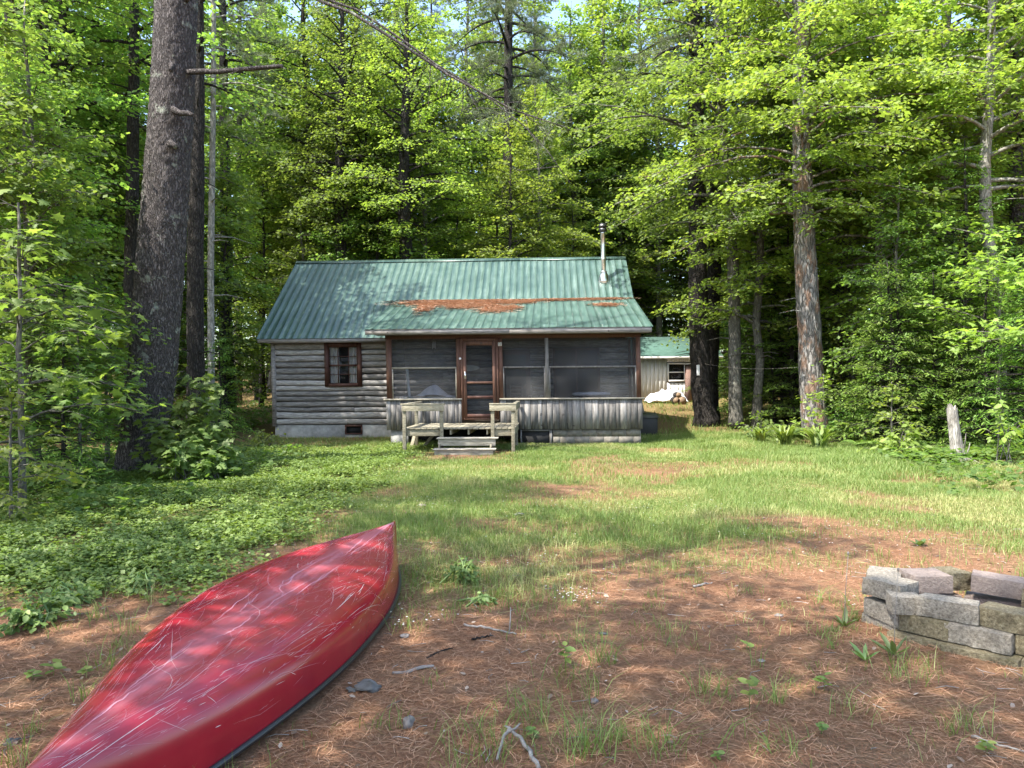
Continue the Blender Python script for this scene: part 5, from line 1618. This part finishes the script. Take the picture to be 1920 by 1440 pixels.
blades(mb, x, y, .048 + .065 * vnoise(x, y, .8, 60), .0022, 2, .36 + .40 * sstep(.5, .8, dry), .24)
x, y = scatter(520000, (-8, 15), (13, 24), lambda x, y: grass_amount(x, y), 3)
tall = sstep(3, 6, x) * .5
blades(mb, x, y,   .04 + .075 * vnoise(x, y, 1.2, 60) + .11 * tall, .0036, 4, .36 + .35 * sstep(.55, .8, vnoise(x, y, 1.1, 61)), .22)
x, y = scatter(60000, (-2, 22), (22, 42), lambda x, y: grass_amount(x, y) * .8, 5)
blades(mb, x, y, .16, .008, 6)
# tufts in the needles
rng = np.random.RandomState(6)
for q in range(150):
    ty = 2.6 + 5.0 * rng.rand() ** .8; tx = rng.uniform(-.66 * ty, .68 * ty)
    if in_canoe(tx, ty) or math.hypot(tx - RC[0], ty - RC[1]) < .62: continue
    n = int(rng.randint(8, 46)); r = rng.uniform(.02, .10)
    blades(mb, tx + rng.randn(n) * r, ty + rng.randn(n) * r, rng.uniform(.05, .16), .0018, 1000 + q, rng.uniform(.2, .6), .2, .8)
for (px, py, h, n, r) in ((1095, 1400, .19, 90, .06), (905, 1385, .12, 130, .13), (1130, 1235, .17, 50, .05), (1240, 1395, .14, 70, .08), (990, 1330, .14, 60, .08), (1330, 1290, .13, 50, .06), (1590, 1130, .16, 60, .12),
                          (1440, 1400, .10, 60, .10), (730, 1350, .10, 30, .05), (1010, 1120, .16, 120, .2), (1690, 1260, .15, 40, .1), (640, 1010, .2, 200, .3), (555, 1150, .18, 60, .12), (215, 1230, .16, 40, .1)):
    d = 1.65 * F / (py - 720); c = P(px, py, d)
    blades(mb, c[0] + np.random.RandomState(n).randn(n) * r, d + np.random.RandomState(n + 1).randn(n) * r, h, .0019, n + 7, .32, .2, .8)
tag(mb.build('lawn_grass', MT['grass_blades']), 'rough green lawn grass with dry straw blades', 'grass', kind='stuff')

mb = MB()
x, y = scatter(115000, (-13, -1.3), (4.8, 20), lambda x, y: cover_amount(x, y) * (.12 + .88 * sstep(.32, .55, vnoise(x, y, .6, 41) * .6 + vnoise(x, y, .23, 46) * .4)) * ~in_canoe(x, y), 11, 1.2)
n = len(x); rng = np.random.RandomState(12)
h = (.05 + .13 * vnoise(x, y, .7, 42)) * rng.uniform(.6, 1.3, n)
K = 7
px_, py_, pz_ = np.repeat(x, K), np.repeat(y, K), np.repeat(terr(x, y) + h, K)
az = np.tile(np.arange(K) * 2 * pi / K, n) + np.repeat(rng.rand(n) * 6.28, K) + rng.randn(n * K) * .3
pos = np.stack([px_ + rng.randn(n * K) * .02, py_ + rng.randn(n * K) * .02, pz_ - rng.rand(n * K) * np.repeat(h, K) * .7], -1)
emit(mb, pos, np.stack([np.cos(az), np.sin(az), .15 + rng.randn(n * K) * .3], -1), np.stack([rng.randn(n * K) * .35, rng.randn(n * K) * .35, np.ones(n * K)], -1),
     .039 * rng.uniform(.5, 1.6, n * K), KITE, np.clip(.42 + rng.randn(n * K) * .2 + np.repeat(.5 * (vnoise(x, y, 1.4, 44) - .5), K), 0, 1))
tag(mb.build('ground_cover', MT['cover_leaves']), 'low leafy green ground cover left of the lawn', 'ground cover', kind='stuff')

mb = MB()   # forest floor plants, read as one mass in the shade
x, y = scatter(26000, (-24, 26), (9, 38), lambda x, y: np.clip(sstep(-4.2, -5.4, x) + sstep(.26 * y + 3.2, .26 * y + 4.2, x), 0, 1) * ((x < -8.8) | (y < 19) | (x > 4)) * sstep(.35, .6, vnoise(x, y, 1.3, 45)), 13)
n = len(x); K = 6; h = rng.uniform(.06, .32, n)
az = rng.rand(n * K) * 6.28
pos = np.stack([np.repeat(x, K) + rng.randn(n * K) * .06, np.repeat(y, K) + rng.randn(n * K) * .06, np.repeat(terr(x, y) + h, K) - rng.rand(n * K) * .08], -1)
emit(mb, pos, np.stack([np.cos(az), np.sin(az), rng.randn(n * K) * .3], -1), np.stack([rng.randn(n * K) * .4, rng.randn(n * K) * .4, np.ones(n * K)], -1), .12 * rng.uniform(.6, 1.3, n * K), KITE, np.clip(.4 + rng.randn(n * K) * .2, 0, 1))
tag(mb.build('forest_undergrowth', MT['deep_leaves']), 'low leafy undergrowth on the shaded forest floor', 'undergrowth', kind='stuff')

mb = MB()
x, y = scatter(190000, (-5.5, 8), (2.0, 9.5), lambda x, y: (1 - .8 * grass_amount(x, y)) * (1 - cover_amount(x, y)) * (.35 + .65 * sstep(9, 4, y)) * ~in_canoe(x, y), 21, 1.15)
strip_scatter(mb, x, y, terr(x, y) + .02 * (vnoise(x, y, .33, 31) - .5) + .004 + .006 * np.random.RandomState(3).rand(len(x)), .085, .0011, 22, tilt=.35)
tag(mb.build('pine_needle_litter', MT['fallen_needles']), 'red brown carpet of fallen pine needles in the foreground', 'needle litter', kind='stuff')

mb = MB()
x, y = scatter(90000, (-5, 11), (5.5, 17), lambda x, y: (.25 + .75 * sstep(.35, .6, vnoise(x, y, .9, 51))) * grass_amount(x, y) * ~in_canoe(x, y), 25)
strip_scatter(mb, x, y, terr(x, y) + .012 + .03 * np.random.RandomState(4).rand(len(x)), .11, .0016, 26, tilt=.5, rnd=np.random.RandomState(5).uniform(.7, 1, len(x)))
tag(mb.build('dry_thatch', MT['grass_blades']), 'flattened straw coloured dead grass between the green blades', 'dead grass', kind='stuff')
mb = MB()
x, y = scatter(1500, (-4.5, 6), (2.2, 11), lambda x, y: (1 - .7 * grass_amount(x, y)) * (1 - cover_amount(x, y)) * ~in_canoe(x, y) * .6, 27)
rg = np.random.RandomState(28)
for a_, b_ in zip(x, y):
    L = rg.uniform(.03, .13); t_ = rg.rand() * 6.28; z_ = gz(a_, b_) + .012
    mb.tube([(a_, b_, z_), (a_ + L * .5 * cos(t_) + rg.randn() * .005, b_ + L * .5 * sin(t_), z_ + .006 * rg.rand()), (a_ + L * cos(t_ + .2), b_ + L * sin(t_ + .2), z_)], [.0022, .0018, .001], 4, cap=False, rnd=rg.rand())
tag(mb.build('twig_litter', MT['stick_wood']), 'tiny broken twigs scattered over the fallen needles', 'twig litter', kind='stuff')

mb = MB()
x, y = scatter(2600, (-5, 7), (2.2, 12), lambda x, y: (1 - .6 * grass_amount(x, y)) * (1 - .9 * cover_amount(x, y)) * ~in_canoe(x, y) * .6, 31)
n = len(x); az = rng.rand(n) * 6.28
emit(mb, np.stack([x, y, terr(x, y) + .014], -1), np.stack([np.cos(az), np.sin(az), rng.randn(n) * .25], -1), np.stack([rng.randn(n) * .35, rng.randn(n) * .35, np.ones(n)], -1), .034 * rng.uniform(.4, 1.4, n), OVAL, rng.rand(n))
tag(mb.build('leaf_litter', MT['dry_leaf']), 'small pale dry leaves scattered over the needles', 'leaf litter', kind='stuff')

mb = MB()
rng = np.random.RandomState(71)
for (px, py, r, n) in ((1083, 1128, .10, 34), (780, 1180, .12, 18), (800, 945, .8, 50), (1010, 1050, .5, 18), (1560, 1010, .6, 30), (1230, 960, 1.0, 50), (770, 890, .6, 40), (1640, 1150, .1, 6)):
    d = 1.65 * F / (py - 720); c = P(px, py, d)
    x, y = c[0] + rng.randn(n) * r, d + rng.randn(n) * r * .7; z = terr(x, y) + rng.uniform(.05, .13, n)
    for k in range(5):
        a = k * 1.257
        emit(mb, np.stack([x, y, z], -1), np.stack([np.full(n, cos(a)), np.full(n, sin(a)), np.full(n, .25)], -1), np.tile((0, -.3, 1.), (n, 1)), .0075, OVAL, rng.rand(n))
tag(mb.build('wild_flowers', MT['petals']), 'tiny white wild flowers sprinkled in the grass', 'wild flowers', kind='stuff')

# ---------------------------------------------------------------- single weeds and debris in the foreground
def gp(px, py):
    d = 1.65 * F / (py - 720)
    for _ in range(3):
        c = P(px, py, d); d = (1.65 - gz(c[0], d)) * F / (py - 720 + ROLL * (px - 960) * 1.0 if False else py - 720)
    c = P(px, py, d)
    return c[0], d, gz(c[0], d)
def rosette(px, py, L, n, label, seed, lift=.5, tmpl=OVAL, stalk=0, mat_='weed_leaves', narrow=.42):
    rng = np.random.RandomState(seed); x, y, z = gp(px, py)
    e = empty('weed', (x, y, z), 0, label, 'weed')
    mb = MB()
    t = (tmpl[0] * np.array((1, narrow, 1)), tmpl[1])
    az = np.arange(n) * 2.4 + rng.rand() * 6
    emit(mb, np.zeros((n, 3)) + np.array((0, 0, .01)), np.stack([np.cos(az), np.sin(az), lift + rng.rand(n) * .8], -1), np.tile((0, 0, 1.), (n, 1)) + rng.randn(n, 3) * .1, L * rng.uniform(.6, 1.15, n), t, np.clip(.4 + rng.randn(n) * .15, 0, 1))
    mb.build('leaf_rosette', MT[mat_], e)
    if stalk:
        mb = MB(); mb.tube([(0, 0, 0), (.01, 0, stalk * .5), (.03, .0, stalk)], [.0028, .0022, .0016], 5); mb.lathe((.03, 0, stalk), [(.002, 0), (.007, .006), (.007, .016), (.002, .024)], 7)
        mb.build('flower_stalk', MT['stick_wood'], e)
def seedling(px, py, H, n, leaf, label, seed):
    rng = np.random.RandomState(seed); x, y, z = gp(px, py)
    e = empty('seedling', (x, y, z), 0, label, 'seedling')
    mb = MB(); mb.tube([(0, 0, 0), (.005, 0, H * .5), (0, .005, H)], [.0022, .0018, .0012], 5); mb.build('stem', MT['weed_leaves'], e)
    mb = MB(); az = np.arange(n) * 1.9 + rng.rand() * 6; hh = H * (.45 + .55 * np.arange(n) / max(1, n - 1))
    emit(mb, np.stack([0 * hh, 0 * hh, hh], -1), np.stack([np.cos(az), np.sin(az), .1 + rng.randn(n) * .2], -1), np.tile((0, -.35, 1.), (n, 1)) + rng.randn(n, 3) * .15, leaf * rng.uniform(.7, 1.2, n), (OVAL[0] * np.array((1, 1.15, 1)), OVAL[1]), np.clip(.6 + rng.randn(n) * .2, 0, 1))
    mb.build('leaves', MT['cover_leaves'], e)
rosette(1583, 1182, .15, 7, 'narrow leaved weed with a tall stalk left of the fire ring', 1, .9, stalk=.50)
rosette(1622, 1246, .15, 6, 'narrow leaved weed in front of the left side of the fire ring', 2, .8)
rosette(1676, 1236, .15, 6, 'narrow leaved weed with a tall stalk against the fire ring front', 3, .7, stalk=.52)
rosette(1725, 1030, .12, 6, 'round leaved weed behind the fire ring', 4, .5, narrow=1.1)
seedling(1405, 1335, .17, 7, .07, 'broad leaved seedling in the needles left of the fire ring', 5)
seedling(1545, 1300, .09, 8, .05, 'small leafy seedling in the right foreground', 6)
seedling(1400, 1220, .05, 3, .06, 'low two leaved seedling in the middle of the needles', 7)
seedling(1060, 1250, .12, 9, .06, 'leafy seedling in the middle foreground', 8)
seedling(1000, 1385, .05, 6, .04, 'tiny seedling beside the forked dead branch', 9)
seedling(100, 1262, .08, 6, .07, 'leafy seedling at the left of the canoe', 10)
seedling(160, 1262, .05, 8, .05, 'low seedling between the left edge and the canoe', 11)
seedling(60, 1270, .05, 5, .06, 'seedling on the needles at the left edge', 12)
seedling(1540, 1380, .05, 9, .035, 'creeping seedling at the lower right', 13)
seedling(1850, 1420, .06, 10, .045, 'clover like seedling in the lower right corner', 14)
seedling(1345, 1440 - 12, .04, 8, .035, 'creeping seedling at the bottom edge right of the middle', 15)
shrub('leafy_weed', 866, 6.55, .27, .17, 18, .045, 'cover_leaves', 'bushy green weed in the grass right of the canoe tip', 16, 14, OVAL, 'weed', 'weed_leaves')
shrub('leafy_weed', 905, 5.9, .13, .08, 7, .045, 'weed_leaves', 'small green weed beside the bushy one', 17, 8, OVAL, 'weed', 'weed_leaves')
shrub('leafy_weed', 60, 5.4, .24, .3, 24, .06, 'cover_leaves', 'bright green weed patch on the needles at the left edge', 18, 14, OVAL, 'weed', 'weed_leaves')
shrub('leafy_weed', 130, 5.9, .18, .25, 18, .06, 'cover_leaves', 'bright green weed patch where the ground cover ends', 19, 14, OVAL, 'weed', 'weed_leaves')
shrub('leafy_weed', 262, 6.2, .2, .14, 10, .05, 'cover_leaves', 'upright green weed left of the canoe middle', 20, 12, OVAL, 'weed', 'weed_leaves')

def stick(name, pix, r, label, cat, seed, lift=None, mat_='stick_wood', forks=()):
    mb = MB()
    x0, y0, z0 = gp(*pix[0]); pts = []
    for q, (px, py) in enumerate(pix):
        x, y, z = gp(px, py); pts.append((x - x0, y - y0, z - z0 + r * .9 + (lift[q] if lift else 0)))
    rng = np.random.RandomState(seed)
    pts = np.array(pts); n = 14; t = np.linspace(0, len(pts) - 1, n)
    pp = np.stack([np.interp(t, np.arange(len(pts)), pts[:, c]) for c in range(3)], -1); pp[1:-1] += rng.randn(n - 2, 3) * r * .35
    mb.tube(pp, np.linspace(r, r * .5, n), 7, noise=.3, seed=seed)
    for (i_, dx, dy, dz) in forks:
        p = pp[i_]; mb.tube([p, p + np.array((dx, dy, dz)) * .55 + rng.randn(3) * .006, p + np.array((dx, dy, dz))], [r * .7, r * .5, r * .3], 6)
    return tag(mb.build(name, MT[mat_], None, loc=(x0, y0, z0), smooth=True), label, cat)
stick('dead_branch', [(1010, 1445), (995, 1420), (975, 1402), (955, 1392), (945, 1402), (932, 1428)], .011, 'forked grey dead branch arching at the bottom of the picture', 'branch', 1, [0, .01, .04, .06, .04, .0], forks=((6, -.05, .05, .02), (9, .06, .03, .03)))
stick('fallen_stick', [(870, 1172), (905, 1178), (940, 1184), (968, 1191)], .009, 'pale bent stick lying in the needles right of the canoe', 'stick', 2, forks=((11, .01, .05, .16),))
stick('fallen_stick', [(876, 1122), (885, 1130), (896, 1141)], .008, 'short light stick near the bushy weed', 'stick', 3)
stick('fallen_stick', [(885, 1200), (905, 1196), (925, 1193)], .008, 'short dark stick under the pale bent one', 'stick', 4, mat_='dark_bark')
stick('fallen_stick', [(1822, 1390), (1870, 1404), (1920, 1418)], .008, 'long thin twig in the lower right corner', 'stick', 5)
stick('fallen_stick', [(800, 1236), (825, 1222), (850, 1216)], .007, 'dark twig right of the canoe side', 'stick', 6, mat_='dark_bark')
stick('fallen_stick', [(1300, 1104), (1320, 1100), (1335, 1097)], .011, 'short thick stick on the needles in the middle distance', 'stick', 7)
stick('fallen_stick', [(200, 1312), (240, 1300), (262, 1290)], .006, 'thin twig on the needles left of the canoe', 'stick', 8)
x0, y0, z0 = gp(775, 1258)
mb = MB(); u = np.linspace(-1, 1, 12); wv = .024 * (1 + .5 * (vnoise(u, u * 0, .3, 4) - .5)) * (1 - .5 * np.abs(u) ** 4)
c = np.stack([u * .115, u * .055 + .006 * np.sin(u * 5), .012 + .006 * np.sin(u * 3)], -1); sd = np.array((-.43, .9, 0))
V = np.stack([c - sd * wv[:, None], c + np.array((0, 0, .009)), c + sd * wv[:, None] - np.array((0, 0, .004)), c - np.array((0, 0, .008))], 1).reshape(-1, 3)
k = np.arange(11)[:, None] * 4
mb.add(V, np.concatenate([k + np.array([a_, (a_ + 1) % 4, (a_ + 1) % 4 + 4, a_ + 4]) for a_ in range(4)]))
tag(mb.build('bark_strip', MT['bark_chip'], None, loc=(x0, y0, z0)), 'grey strip of bark lying right of the canoe', 'bark')
def chip(px, py, r, label, seed, mt='stone', cat='stone', flat=.4, name='stone'):
    rng = np.random.RandomState(seed); x, y, z = gp(px, py)
    mb = MB(); n, m_ = 9, 12
    V = [];
    for i_ in range(n):
        ph = pi * i_ / (n - 1)
        for j_ in range(m_):
            t = 2 * pi * j_ / m_; rr = r * (1 + 1.1 * (float(vnoise(cos(t) * 2 + seed, sin(t) * 2 + ph, .55, seed)) - .5) + .4 * (float(vnoise(cos(t) * 5, sin(t) * 5 + ph * 3, .5, seed + 3)) - .5))
            V.append((rr * sin(ph) * cos(t) * 1.3, rr * sin(ph) * sin(t), rr * cos(ph) * flat))
    k = np.arange(n - 1)[:, None] * m_; j = np.arange(m_)[None]; j2 = (j + 1) % m_
    mb.add(V, np.stack([k + j, k + m_ + j, k + m_ + j2, k + j2], -1).reshape(-1, 4))
    return tag(mb.build(name, MT[mt], None, loc=(x, y, z + r * flat * .5), rz=rng.rand() * 6), label, cat)
chip(690, 1288, .055, 'flat grey stone beside the canoe side', 1)
chip(660, 1293, .025, 'small dark stone touching the flat grey one', 2)
chip(765, 1362, .022, 'whitish upright bark chip in the front needles', 3, 'bark_chip', 'bark', 1.4, 'bark_flake')
chip(1130, 1190, .022, 'small grey stone in the middle of the needles', 4)
chip(1115, 1318, .018, 'small pale bark flake near the bottom middle', 5, 'bark_chip', 'bark', .8, 'bark_flake')
chip(792, 948, .05, 'grey bark flake in the lawn beyond the canoe tip', 6, 'bark_chip', 'bark', .4, 'bark_flake')
chip(972, 966, .05, 'dark stone in the middle of the lawn', 7)
chip(1428, 1242, .018, 'pale flake right of the middle', 8, 'bark_chip', 'bark', .3, 'bark_flake')
chip(1460, 1158, .03, 'flat pale flake on the needles left of the fire ring', 9, 'bark_chip', 'bark', .25, 'bark_flake')
chip(760, 1192, .03, 'pale bark flake just right of the canoe', 10, 'bark_chip', 'bark', .3, 'bark_flake')
chip(20, 1388, .03, 'grey stone at the lower left edge', 11)

# clothesline between the dark pine and the mottled trunk
a, b_ = P(1313, 681, 26.9), P(1505, 688, 22.5)
t = np.linspace(0, 1, 12)[:, None]; pts = a + (b_ - a) * t - np.array((0, 0, 1)) * .12 * np.sin(pi * t)
mb = MB(); mb.tube(pts, .0035, 4); tag(mb.build('clothesline', MT['stick_wood']), 'thin line strung from the dark pine to the mottled trunk', 'line')
q = P(1309, 694, 26.5)
mb = MB(); mb.box(-.05, .05, -.01, .01, -.18, .18); tag(mb.build('nailed_board', MT['white_paint'], None, loc=(q[0], q[1], q[2]), bevel=.003), 'small pale board nailed upright on the forked dark pine', 'board')

# trees whose crowns shade the clearing (around and behind the viewer)
for (key, x, y, s, rz) in (
        ('shade_maple', -5.4, -.6, 1.0, .3), ('shade_maple', -2.2, -2.0, 1.0, 1.2), ('shade_maple', .9, -2.6, .95, 5.0), ('shade_maple', -5.0, 3.0, .95, 2.0), ('shade_maple', -8.8, 5.6, 1.15, 5.2), ('shade_maple', -8.0, -2.5, 1.0, 2.6),
        ('shade_maple', -13.5, 5.5, 1.0, 4.0), ('shade_maple', 3.4, -3.5, 1.0, 3.0)):
    put(key, x, y, s, rz, label='tall tree outside the picture shading the clearing', group='shade trees around the clearing')

# far woods that read as one mass
rng = np.random.RandomState(99)
mb = MB()
n = 1300
ang = rng.uniform(-.70, .70, n); rr = rng.uniform(64, 92, n)
cx, cy_ = rr * np.tan(ang) * .9, rr
cz = terr(cx, cy_) + rng.uniform(0, 1, n) ** 1.2 * 19
K = 75
pos = np.repeat(np.stack([cx, cy_, cz], -1), K, 0) + rng.randn(n * K, 3) * np.array((1.5, 1.2, .7))
az = rng.rand(n * K) * 6.28
emit(mb, pos, np.stack([np.cos(az), np.sin(az), -.2 + rng.randn(n * K) * .3], -1), np.stack([rng.randn(n * K) * .5, rng.randn(n * K) * .5, np.ones(n * K)], -1), .34 * rng.uniform(.6, 1.3, n * K), KITE, np.clip(.45 + rng.randn(n * K) * .2, 0, 1))
tag(mb.build('far_woods', MT['maple_leaves']), 'distant green woods seen between the nearer trees', 'woods', kind='stuff')
